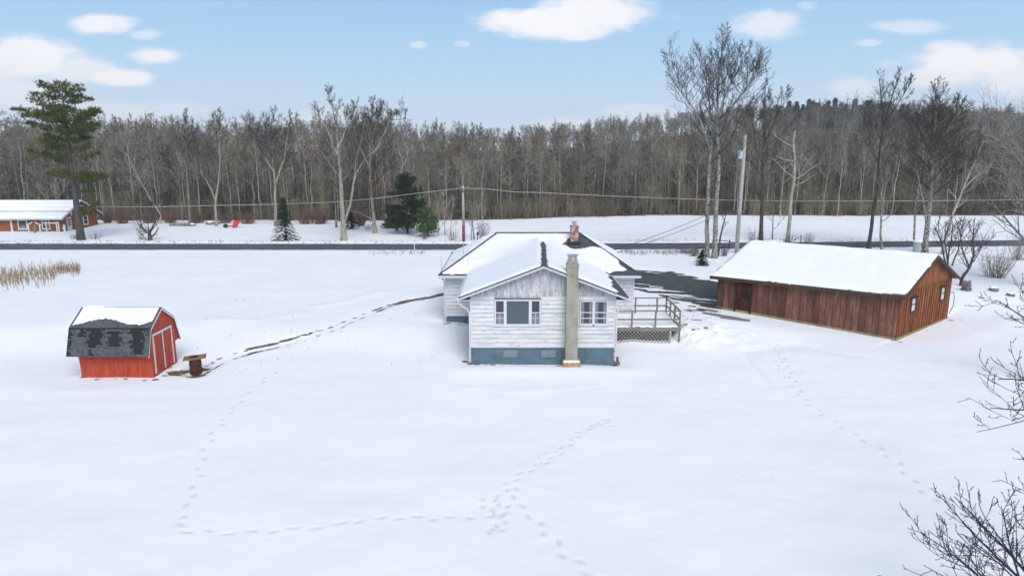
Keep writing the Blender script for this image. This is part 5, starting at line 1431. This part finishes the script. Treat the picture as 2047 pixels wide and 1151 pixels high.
def brush_src(seed, W_, H_, n, mat):
    rg_ = random.Random(seed); m = MB()
    for _ in range(n):
        b0 = Vector((rg_.gauss(0, .3)*W_, rg_.gauss(0, .3)*W_, -.1)); e = b0+Vector((rg_.gauss(0, .22)*W_, rg_.gauss(0, .22)*W_, H_*rg_.uniform(.5, 1.1)))
        mid = b0.lerp(e, .5)+rvec(rg_)*.12
        m.tube([b0, mid, e], [.022, .018, .012], 3, cap=False)
        for k_ in range(4):
            p = mid.lerp(e, rg_.random()); m.tube([p, p+(rvec(rg_)+Vector((0, 0, .8))).normalized()*H_*rg_.uniform(.15, .4)], [.014, .010], 3, cap=False)
    me_ = bpy.data.meshes.new('brush_source'); me_.from_pydata(m.v, [], m.f); me_.materials.append(M[mat]); return bpy.data.objects.new('brush_source', me_)
bs = [brush_src(1, 2.2, 3.2, 30, 'brush_wood'), brush_src(2, 2.6, 2.4, 34, 'twig_brown'), brush_src(3, 1.6, 4.6, 22, 'brush_wood'), brush_src(4, 2.0, 3.4, 26, 'twig_dark')]
pts = []
while len(pts) < 1500:
    Y = 105.5+34*rg.random()**1.3; X = rg.uniform(-.86, .9)*Y
    pts.append((X, Y, float(hill_h(X, Y))-.1, rg.uniform(0, 6.28), rg.uniform(.6, 1.25)))
scatter('underbrush', pts, bs, 'low tangled leafless underbrush filling the foot of the wood')
for o in protos:
    for ch_ in list(o.children): bpy.data.objects.remove(ch_)
    bpy.data.objects.remove(o)

# ------------------------------------------------------------------ SHRUBS, WEEDS
def shrub(px, py, wpx, hpx, n, seed, label, mat, cat='shrub', group=None, name='shrub', r_=.014):
    c = gp(px, py); rg_ = random.Random(seed); s_ = (c.y*CP+HC*SP)/FPX; W_, H_ = wpx*s_, hpx*s_
    m = MB()
    for _ in range(n):
        a = rg_.uniform(0, 6.283); q = Vector((math.cos(a), math.sin(a), 0))*rg_.random()**.6
        b0 = c+q*W_*.18+Vector((0, 0, -.05)); e = c+Vector((q.x*W_*.5, q.y*W_*.35, H_*rg_.uniform(.6, 1.05)))
        mid = b0.lerp(e, .55)+rvec(rg_)*.08*H_
        m.tube([b0, mid, e], [r_, r_*.8, r_*.5], 3, cap=False)
        for k_ in range(3):
            t_ = rg_.uniform(.35, .95); p = b0.lerp(mid, t_*1.8) if t_ < .55 else mid.lerp(e, (t_-.55)/.45)
            m.tube([p, p+(rvec(rg_)+Vector((0, 0, 1))).normalized()*H_*rg_.uniform(.15, .35)], [r_*.6, r_*.4], 3, cap=False)
    o = m.build(name, mat, origin=c); tag(o, label, cat, group); return o
RED = 'low reddish leafless thicket along the left woods edge'
for i, (px, py, w_, h_) in enumerate([(245, 447, 45, 26), (215, 446, 30, 22), (340, 446, 60, 24), (395, 446, 50, 26), (450, 446, 50, 22), (495, 447, 50, 24), (610, 448, 50, 30), (640, 448, 45, 34), (300, 446, 50, 26), (720, 452, 40, 30)]):
    shrub(px, py, w_, h_, 90, 200+i, RED, 'red_twig', group='reddish thickets at the wood edge', name='thicket', r_=.028)
for (px, py, w_, h_, n, lab, mt) in [(965, 478, 34, 40, 50, 'tan brush right of the roadside pole', 'weed'), (1388, 512, 30, 26, 60, 'brown brush at the foot of the tallest bare tree', 'weed'), (1370, 506, 40, 14, 50, 'low snowy brush left of the tallest tree', 'weed'),
                                     (1447, 512, 30, 26, 40, 'dark brush between double trunk and leaning pole', 'twig_dark'), (1612, 488, 44, 26, 40, 'thin fan shaped brush right of pale dead trunk', 'weed'), (905, 480, 30, 24, 30, 'small brush at roadside left of the pole', 'weed'),
                                     (850, 478, 26, 18, 30, 'brown brush beneath small bright green pine', 'weed'), (1990, 555, 90, 60, 90, 'tangled brush on snow beyond barn gable', 'weed'), (2035, 520, 60, 60, 60, 'pale brush at the right edge near road', 'twig_pale'),
                                     (148, 478, 26, 12, 24, 'small snowy weeds left of pine trunk', 'weed'), (190, 478, 36, 14, 26, 'small snowy weeds right of pine trunk', 'weed'), (282, 478, 24, 26, 22, 'thin shrub beside the old fruit tree', 'weed'),
                                     (735, 460, 30, 14, 24, 'low weeds under the scarred tree', 'weed'), (1580, 490, 30, 30, 24, 'twiggy brush at foot of pale dead trunk', 'twig_dark'), (1505, 488, 40, 34, 30, 'twiggy brush between pole and dark trunked tree', 'twig_dark'), (1232, 722, 12, 14, 26, 'small dark bush at the right corner of white house', 'twig_dark')]:
    shrub(px, py, w_, h_, n, int(px), lab, mt)
# reeds
rg = random.Random(15); V_ = []; F_ = []
for _ in range(950):
    px = rg.uniform(-60, 160); py = 552+rg.gauss(0, 9)+max(0, (90-px))*.10
    if px > 110: py = 543+rg.gauss(0, 4)
    c = gp(px, py); h_ = rg.uniform(.35, 1.05); d = Vector((rg.gauss(0, .12), rg.gauss(0, .12), 1)).normalized()
    s_ = Vector((rg.uniform(-1, 1), rg.uniform(-1, 1), 0)).normalized()*.018; i = len(V_)
    b_ = c+d*h_*.7; e = c+d*h_+Vector((rg.gauss(0, .12), rg.gauss(0, .12), -.05))
    V_ += [tuple(c-s_), tuple(c+s_), tuple(b_+s_), tuple(b_-s_), tuple(e)]; F_ += [(i, i+1, i+2), (i, i+2, i+3), (i+3, i+2, i+4)]
o = bpy.data.objects.new('dry_reeds', fast_mesh('dry_reeds', V_, F_, 'reed', False)); COL.objects.link(o); tag(o, 'tan dry reeds standing out of the snow', 'reeds', kind='stuff')
V_ = []; F_ = []
def weedpt(px, py, h_):
    c = gp(px, py)
    for _ in range(4):
        d = Vector((rg.gauss(0, .4), rg.gauss(0, .4), 1)).normalized(); s_ = Vector((rg.uniform(-1, 1), rg.uniform(-1, 1), 0)).normalized()*.012; i = len(V_)
        V_.extend([tuple(c-s_), tuple(c+s_), tuple(c+d*h_*rg.uniform(.6, 1.2))]); F_.append((i, i+1, i+2))
for _ in range(420): weedpt(rg.uniform(0, 930), rg.gauss(486, 1.3), .3)
for _ in range(260): weedpt(rg.uniform(1190, 2047), rg.gauss(482.5, 1.2), .3)
for _ in range(240): weedpt(rg.uniform(1240, 1400), rg.gauss(506, 2.5), .45)
for _ in range(60): weedpt(rg.uniform(740, 850), rg.gauss(506, 2), .4)
for _ in range(60): weedpt(rg.uniform(1290, 1440), rg.gauss(618, 18), .2)
for _ in range(60): weedpt(rg.uniform(380, 900), 0 or np.interp(rg.uniform(380, 900), [380, 900], [740, 588])+rg.gauss(0, 5), .1)
o = bpy.data.objects.new('dry_grass', fast_mesh('dry_grass', V_, F_, 'weed', False)); COL.objects.link(o); tag(o, 'sparse dry grass along the snowy verges', 'grass', kind='stuff')

# ------------------------------------------------------------------ POLES AND WIRES
c1 = gp(927, 483); z1 = zat(c1.y, 371)
p1 = empty('utility_pole', c1, 'short pale utility pole with reddish foot beyond the white house', 'pole', 'utility poles')
MB().tube([c1+Vector((0, 0, 1.9)), Vector((c1.x, c1.y, z1))], [.17, .13], 10).build('shaft', 'pole_wood', p1, smooth=True)
MB().tube([c1+Vector((0, 0, -.3)), c1+Vector((0, 0, 1.9))], [.19, .172], 10).build('foot', 'red_brown', p1, smooth=True)
m = MB(); m.box(c1.x-.2, c1.x+.2, c1.y-.22, c1.y-.15, z1-.75, z1-.65); m.tube([(c1.x, c1.y-.2, z1-.55), (c1.x, c1.y-.2, z1-.3)], .06, 8); m.build('bracket', 'dark_metal', p1)
c2 = gp(1472, 505); z2 = zat(c2.y, 270); xt = xat(1490, c2.y, z2)
p2 = empty('utility_pole', c2, 'tall leaning pale utility pole with blue grey transformer behind barn', 'pole', 'utility poles')
MB().tube([c2+Vector((0, 0, -.3)), Vector(((c2.x+xt)/2, c2.y, (c2.z+z2)/2)), Vector((xt, c2.y, z2))], [.23, .20, .16], 12).build('shaft', 'pole_wood', p2, smooth=True)
tz = zat(c2.y, 318); tx = xat(1478.5, c2.y, tz)
m = MB(); m.lathe((tx, c2.y-.05, tz), [(.20, 0), (.27, .04), (.27, .78), (.24, .86), (.10, .90)], 16); tf = m.build('transformer', 'enamel_blue', p2, smooth=False)
m = MB(); m.tube([(tx-.1, c2.y-.05, tz+.88), (tx-.1, c2.y-.05, tz+1.1)], .035, 6); m.tube([(tx+.1, c2.y-.05, tz+.88), (tx+.1, c2.y-.05, tz+1.1)], .035, 6); m.build('bushing', 'stone', tf)
m = MB(); m.beam((xt-.7, c2.y-.05, z2-.42), (xt, c2.y-.05, z2-.12), .05); m.tube([(xt-.7, c2.y-.05, z2-.42), (xt-.7, c2.y-.05, z2-.15)], .07, 8); m.build('bracket', 'stone', p2)
def wire(pts, r_, mat, label, sag=.0, name='power_line'):
    m = MB(); P_ = []
    for a, b in zip(pts, pts[1:]):
        a = Vector(a); b = Vector(b); n = 16
        for i in range(n):
            t = i/n; q = a.lerp(b, t); q.z -= sag*4*t*(1-t); P_.append(q)
    P_.append(Vector(pts[-1])); m.tube(P_, r_, 5)
    o = m.build(name, mat, origin=Vector(pts[0])); tag(o, label, 'power line'); return o
def wp(px, py, Y): 
    z = zat(Y, py); return Vector((xat(px, Y, z), Y, z))
def wire_px(lst, r_, mat, label):
    P_ = [wp(*q) for q in lst]; m = MB(); m.tube(P_, r_, 5); o = m.build('power_line', mat, origin=P_[0]); tag(o, label, 'power line'); return o
wire_px([(193, 413, 93), (300, 413.5, 91.5), (430, 411, 90), (560, 408, 88), (650, 405, 87), (740, 398, 86), (830, 387, 84), (890, 380, 83), (927, 376, c1.y)], .042, 'wire', 'thick pale power line sagging from roadside pole to the cedar house')
wire_px([(927, 376, c1.y), (975, 378, 82.5), (1030, 384, 83), (1080, 385, 83), (1200, 391, 84), (1320, 396, 85), (1440, 400, 86), (1600, 402, 87), (1800, 402, 88), (2000, 400, 90), (2200, 396, 92)], .042, 'wire', 'thick pale power line running right from roadside pole before woods')
wire_px([(927, 382, c1.y), (975, 386, 82.6), (1100, 391, 83.5), (1320, 400, 85), (1440, 405, 86), (1700, 408, 87), (2000, 407, 90), (2200, 404, 92)], .02, 'wire_dark', 'thin dark power line below the thick one at right')
e0 = Vector((7.6, 50.0, 4.3))
wire([e0, Vector((xt, c2.y, zat(c2.y, 398)))], .022, 'wire_dark', 'upper service wire from the leaning pole to white house', .25)
wire([e0+Vector((.1, .1, -.25)), Vector((xt-.02, c2.y, zat(c2.y, 408)))], .022, 'wire_dark', 'lower service wire from the leaning pole to white house', .3)

# ------------------------------------------------------------------ SMALL THINGS
c = gp(955, 481); mb = empty('mailbox', c, 'small black mailbox on a post across the road', 'mailbox')
MB().box(c.x-.05, c.x+.05, c.y-.05, c.y+.05, c.z-.2, c.z+.75).build('post', 'dark_metal', mb)
MB().prism([(c.x-.14, c.y-.3, c.z+.75), (c.x+.14, c.y-.3, c.z+.75), (c.x+.14, c.y-.3, c.z+.95), (c.x+.08, c.y-.3, c.z+1.05), (c.x-.08, c.y-.3, c.z+1.05), (c.x-.14, c.y-.3, c.z+.95)], (0, .6, 0)).build('box', 'dark_metal', mb)
c = gp(942, 480); m = MB(); m.tube([c+Vector((0, 0, -.2)), c+Vector((.02, 0, .8)), c+Vector((.1, 0, 2.0)), c+Vector((.12, 0, 3.0))], [.05, .045, .03, .02], 6); tag(m.build('sapling', 'bark_dark', origin=c), 'thin dark leafless sapling right of the roadside pole', 'sapling')
c = gp(829, 500); m = MB(); m.tube([c+Vector((0, 0, -.1)), c+Vector((-.05, 0, .9))], .05, 6); tag(m.build('road_marker', 'white_trim', origin=c), 'short white stake at the near edge of road', 'stake')
c = gp(468, 456); ct = empty('garden_cart', c, 'bright red cart tipped up on snow by the left woods', 'cart')
m = MB(); m.hexa([c+Vector(q) for q in ((-.35, 0, .1), (.15, 0, .1), (.15, .7, .1), (-.35, .7, .1))], [c+Vector(q) for q in ((.15, 0, 1.1), (.75, 0, .95), (.75, .7, .95), (.15, .7, 1.1))]); m.build('tub', 'red_plastic', ct)
MB().beam(c+Vector((-.2, .3, .35)), c+Vector((-1.4, .3, .1)), .12).build('shaft', 'dark_metal', ct)
m = MB(); m.tube([c+Vector((-1.3, .15, .25)), c+Vector((-1.3, .45, .25))], .3, 12); m.build('wheel', 'dark_metal', ct)
c = gp(352, 452); m = MB(); m.tube([c+Vector((-.9, 0, .15)), c+Vector((.6, .1, .2)), c+Vector((2.2, 0, .2))], [.2, .22, .18], 8); tag(m.build('log', 'bark_grey', origin=c), 'fallen grey log on the snow below left woods', 'log')
def rock(px, py, s_, label, seed, capsnow=True):
    c = gp(px, py); rg_ = random.Random(seed); m = MB(); n = 9; rings = []
    prof_ = [(.9, -.2), (1, .1), (.85, .45), (.5, .68), (.15, .75)]
    for r_, z_ in prof_:
        rings.append([m._add([c+Vector((math.cos(6.283*j/n)*r_*s_*rg_.uniform(.8, 1.2), math.sin(6.283*j/n)*r_*s_*.8*rg_.uniform(.8, 1.2), z_*s_))]) for j in range(n)])
    for a, b in zip(rings, rings[1:]):
        for j in range(n): m.f.append((a[j], a[(j+1) % n], b[(j+1) % n], b[j]))
    m.f.append(tuple(rings[-1]))
    o = empty('boulder', c, label, 'boulder'); m.build('stone', 'stone', o)
    if capsnow:
        m2 = MB(); n = 12; R2 = []
        for r_, z_ in [(.72, .52), (.6, .72), (.3, .84), (.05, .88)]:
            R2.append([m2._add([c+Vector((math.cos(6.283*j/n)*r_*s_, math.sin(6.283*j/n)*r_*s_*.8, z_*s_))]) for j in range(n)])
        for a, b in zip(R2, R2[1:]):
            for j in range(n): m2.f.append((a[j], a[(j+1) % n], b[(j+1) % n], b[j]))
        m2.f.append(tuple(R2[-1])); m2.build('snow_cap', 'snow_top', o, smooth=True)
rock(420, 449, .6, 'snow capped boulder left of the red cart', 1); rock(433, 448, .45, 'smaller snow capped boulder just left of red cart', 2)
rock(970, 483, .8, 'dark boulder beyond left roof edge of white house', 3); rock(385, 452, .5, 'low boulder at the end of the fallen log', 4)
rock(1985, 582, .42, 'snow capped boulder in brush right of barn', 5); rock(2020, 592, .34, 'flat snow capped boulder farthest right of barn', 6)
c = gp(1831, 512); o = empty('steel_drum', c, 'upright grey drum with snow on its lid behind barn roof', 'drum')
MB().lathe((c.x, c.y, c.z-.1), [(.36, 0), (.36, 1.5), (.38, 1.52), (.38, 1.6)], 16).build('body', 'metal', o); MB().lathe((c.x, c.y, c.z+1.5), [(.46, .0), (.46, .1), (.3, .22), (.05, .26)], 16).build('snow_cap', 'snow_top', o, smooth=True)
c = gp(1600, 498); m = MB(); m.tube([c+Vector((0, 0, -.1)), c+Vector((-.05, 0, 1.5)), c+Vector((-.35, 0, 1.3)), c+Vector((-.75, 0, .95))], .05, 6); tag(m.build('bent_pipe', 'dark_metal', origin=c), 'bent dark pipe post beyond barn roof', 'pipe')
# stacked pot of stones right of barn
c = gp(1931, 582); rg = random.Random(8); m = MB()
for i in range(46):
    a = rg.uniform(0, 6.28); z = rg.uniform(0, .75); r_ = .32-.12*z
    p = c+Vector((math.cos(a)*r_, math.sin(a)*r_, z)); s_ = rg.uniform(.05, .09); m.lathe((p.x, p.y, p.z-s_), [(s_*.4, 0), (s_, s_*.6), (s_, s_*1.3), (s_*.4, s_*2)], 6)
m.lathe((c.x, c.y, c.z-.1), [(.27, 0), (.22, .8)], 10)
tag(m.build('stone_cairn', 'stone', origin=c), 'knee high pile of dark mottled stones right of the barn', 'cairn')
# planks at the barn door
for k_, (a, b_, w_, lab) in enumerate([((1405, 625), (1480, 636), .2, 'long weathered plank lying before barn door'), ((1440, 634), (1500, 640), .22, 'short pale plank at the foot of barn door'), ((1395, 617), (1435, 622), .2, 'half buried plank near driveway edge')]):
    p, q = gp(*a, .07), gp(*b_, .10); m = MB(); m.beam(p, q, w_, .06); tag(m.build('plank', 'deck_wood', origin=p), lab, 'plank')
# loose bricks by house corner and footing
c = gp(1232, 726); m = MB()
for i in range(7):
    p = c+Vector((rngs.uniform(-.15, .15), rngs.uniform(-.3, .5), .05+.07*(i % 3))); m.beam(p-Vector((.09, .02, 0)), p+Vector((.09, .03, .02)), .09, .06)
tag(m.build('rubble_pile', 'stone', origin=c), 'small pile of dark rubble at the house corner', 'rubble')
c = gp(1455, 498)
o = empty('field_gate', c, 'low dark pole barrier between tall tree and leaning pole', 'gate')
for px in (1432, 1458): 
    x = xat(px, c.y, 1); MB().box(x-.05, x+.05, c.y-.05, c.y+.05, c.z-.2, c.z+1.1).build('post', 'bark_dark', o)
MB().beam((xat(1428, c.y, 1), c.y, c.z+1.05), (xat(1470, c.y, 1), c.y, c.z+.75), .08).build('rail', 'bark_dark', o)

# ------------------------------------------------------------------ SKY, SUN, CAMERA
SUN_EL, SUN_AZ = R(48), R(163)            # azimuth clockwise from +Y
wd = bpy.data.worlds.new('World'); scene.world = wd; wd.use_nodes = True
nt = wd.node_tree; bg = nt.nodes['Background']
sky = _n(nt, 'ShaderNodeTexSky', sky_type='NISHITA'); sky.sun_disc = False; sky.sun_elevation = SUN_EL; sky.sun_rotation = SUN_AZ
sky.air_density = 1.0; sky.dust_density = .6; sky.ozone_density = 1.5
tc = _n(nt, 'ShaderNodeTexCoord'); sx = _n(nt, 'ShaderNodeSeparateXYZ'); nt.links.new(tc.outputs['Generated'], sx.inputs[0])
def mth(op, a, b=None, clamp=False):
    n = _n(nt, 'ShaderNodeMath', operation=op); n.use_clamp = clamp
    for i, v in enumerate((a, b)):
        if v is None: continue
        if isinstance(v, (int, float)): n.inputs[i].default_value = v
        else: nt.links.new(v, n.inputs[i])
    return n.outputs[0]
yy = mth('MAXIMUM', sx.outputs[1], .08); U = mth('DIVIDE', sx.outputs[0], yy); Wz = mth('DIVIDE', sx.outputs[2], yy)
cv = _n(nt, 'ShaderNodeCombineXYZ'); nt.links.new(U, cv.inputs[0]); nt.links.new(mth('MULTIPLY', Wz, 2.6), cv.inputs[1])
nz = _n(nt, 'ShaderNodeTexNoise'); nz.inputs['Scale'].default_value = 9; nz.inputs['Detail'].default_value = 7; nz.inputs['Roughness'].default_value = .62; nt.links.new(cv.outputs[0], nz.inputs['Vector'])
nz2 = _n(nt, 'ShaderNodeTexNoise'); nz2.inputs['Scale'].default_value = 3.2; nz2.inputs['Detail'].default_value = 4; nt.links.new(cv.outputs[0], nz2.inputs['Vector'])
tot = None
for (px, py, rx_, rz_, den) in [(205, 48, 85, 24, .9), (295, 70, 48, 13, .5), (315, 110, 75, 22, .95), (50, 120, 130, 55, 1.0), (150, 140, 110, 30, .8), (240, 155, 85, 20, 1.0), (30, 190, 150, 45, .75), (1080, 48, 170, 34, 1.0), (1190, 28, 160, 44, 1.0), (1150, 60, 110, 26, .9),
                               (1545, 45, 90, 38, .8), (1810, 54, 90, 18, .5), (1738, 86, 36, 9, .45), (1960, 125, 180, 42, 1.0), (1900, 150, 130, 36, .9), (2040, 150, 120, 50, .9), (1700, 180, 66, 26, .5), (1300, 224, 100, 22, .45), (1130, 246, 90, 18, .4),
                               (835, 90, 26, 9, .5), (925, 88, 20, 7, .4), (1610, 12, 30, 12, .3), (1780, 128, 50, 12, .25), (660, 235, 120, 26, .35), (200, 225, 260, 30, .5), (-300, 80, 250, 60, .9), (2400, 60, 300, 60, .8)]:
    u_, v_ = uv(px, py); k_ = CP+v_*SP
    a = u_/k_; b = (-SP+v_*CP)/k_
    ex = mth('DIVIDE', mth('SUBTRACT', U, a), rx_/FPX); ez = mth('DIVIDE', mth('SUBTRACT', Wz, b), rz_/FPX*1.05)
    q = mth('SQRT', mth('ADD', mth('MULTIPLY', ex, ex), mth('MULTIPLY', ez, ez)))
    q = mth('ADD', q, mth('MULTIPLY', mth('SUBTRACT', nz.outputs['Fac'], .5), 1.7))
    mr = _n(nt, 'ShaderNodeMapRange', interpolation_type='SMOOTHSTEP'); mr.inputs[1].default_value = .95; mr.inputs[2].default_value = .38; mr.inputs[3].default_value = 0; mr.inputs[4].default_value = den
    nt.links.new(q, mr.inputs[0])
    tot = mr.outputs[0] if tot is None else mth('MAXIMUM', tot, mr.outputs[0])
front = mth('GREATER_THAN', sx.outputs[1], .05); tot = mth('MULTIPLY', tot, front)
CLOUD = 5.1
csh = mth('ADD', .88, mth('MULTIPLY', nz2.outputs['Fac'], .2))
cc_ = _n(nt, 'ShaderNodeVectorMath', operation='SCALE'); cc_.inputs[0].default_value = (CLOUD*.985, CLOUD*.985, CLOUD*1.03); nt.links.new(csh, cc_.inputs['Scale'])
tint = mixc(nt, 1.0, sky.outputs[0], (1.26, 1.06, .87), 'MULTIPLY')
SKYTINT = tint
# pale veil low down
lowv = _n(nt, 'ShaderNodeMapRange', interpolation_type='SMOOTHSTEP'); lowv.inputs[1].default_value = .45; lowv.inputs[2].default_value = .22; lowv.inputs[4].default_value = 1.0
nt.links.new(sx.outputs[2], lowv.inputs[0])
grad = ramp(nt, mth('MULTIPLY', sx.outputs[2], 3.0), [(0.0, (.74, .85, .95)), (.62, (.355, .575, .86)), (.18, (.63, .785, .93)), (.36, (.47, .69, .90))])
gsc = _n(nt, 'ShaderNodeVectorMath', operation='SCALE'); nt.links.new(grad, gsc.inputs[0]); gsc.inputs['Scale'].default_value = 5.15
veil = mixc(nt, lowv.outputs[0], tint, gsc.outputs[0])
fin = mixc(nt, tot, veil, cc_.outputs[0])
nt.links.new(fin, bg.inputs[0]); bg.inputs[1].default_value = .12

sd_ = bpy.data.lights.new('sun', 'SUN'); sd_.energy = 1.25; sd_.angle = R(38); sd_.color = (1, .97, .92)
so = bpy.data.objects.new('sun', sd_); COL.objects.link(so)
dv = Vector((math.sin(SUN_AZ)*math.cos(SUN_EL), math.cos(SUN_AZ)*math.cos(SUN_EL), math.sin(SUN_EL)))
so.rotation_euler = dv.to_track_quat('Z', 'Y').to_euler(); so.location = dv*200

cam = bpy.data.cameras.new('camera'); co = bpy.data.objects.new('camera', cam); COL.objects.link(co)
co.location = (0, 0, HC); co.rotation_euler = (math.pi/2-PITCH, 0, 0)
cam.sensor_width = 36; cam.lens = 36*FPX/2047; cam.clip_end = 3000; cam.clip_start = .1
scene.camera = co
scene.view_settings.view_transform = 'Standard'; scene.view_settings.look = 'None'; scene.view_settings.gamma = 1
scene.view_settings.exposure = 0.76
scene.render.film_transparent = False
# ------------------------------------------------------------------ AIR
def make_haze():
    m = bpy.data.materials.new('thin_air'); m.use_nodes = True; nt = m.node_tree
    for n in list(nt.nodes):
        if n.type != 'OUTPUT_MATERIAL': nt.nodes.remove(n)
    out = nt.nodes[0]; v = nt.nodes.new('ShaderNodeVolumePrincipled')
    v.inputs['Color'].default_value = (.80, .88, 1.0, 1); v.inputs['Density'].default_value = .00045; v.inputs['Anisotropy'].default_value = 0
    nt.links.new(v.outputs[0], out.inputs['Volume'])
    b = MB().box(-720, 820, -70, 920, -3, 62)
    o = b.build('haze', m); tag(o, 'thin pale winter haze over the land', 'haze', kind='stuff')
make_haze()
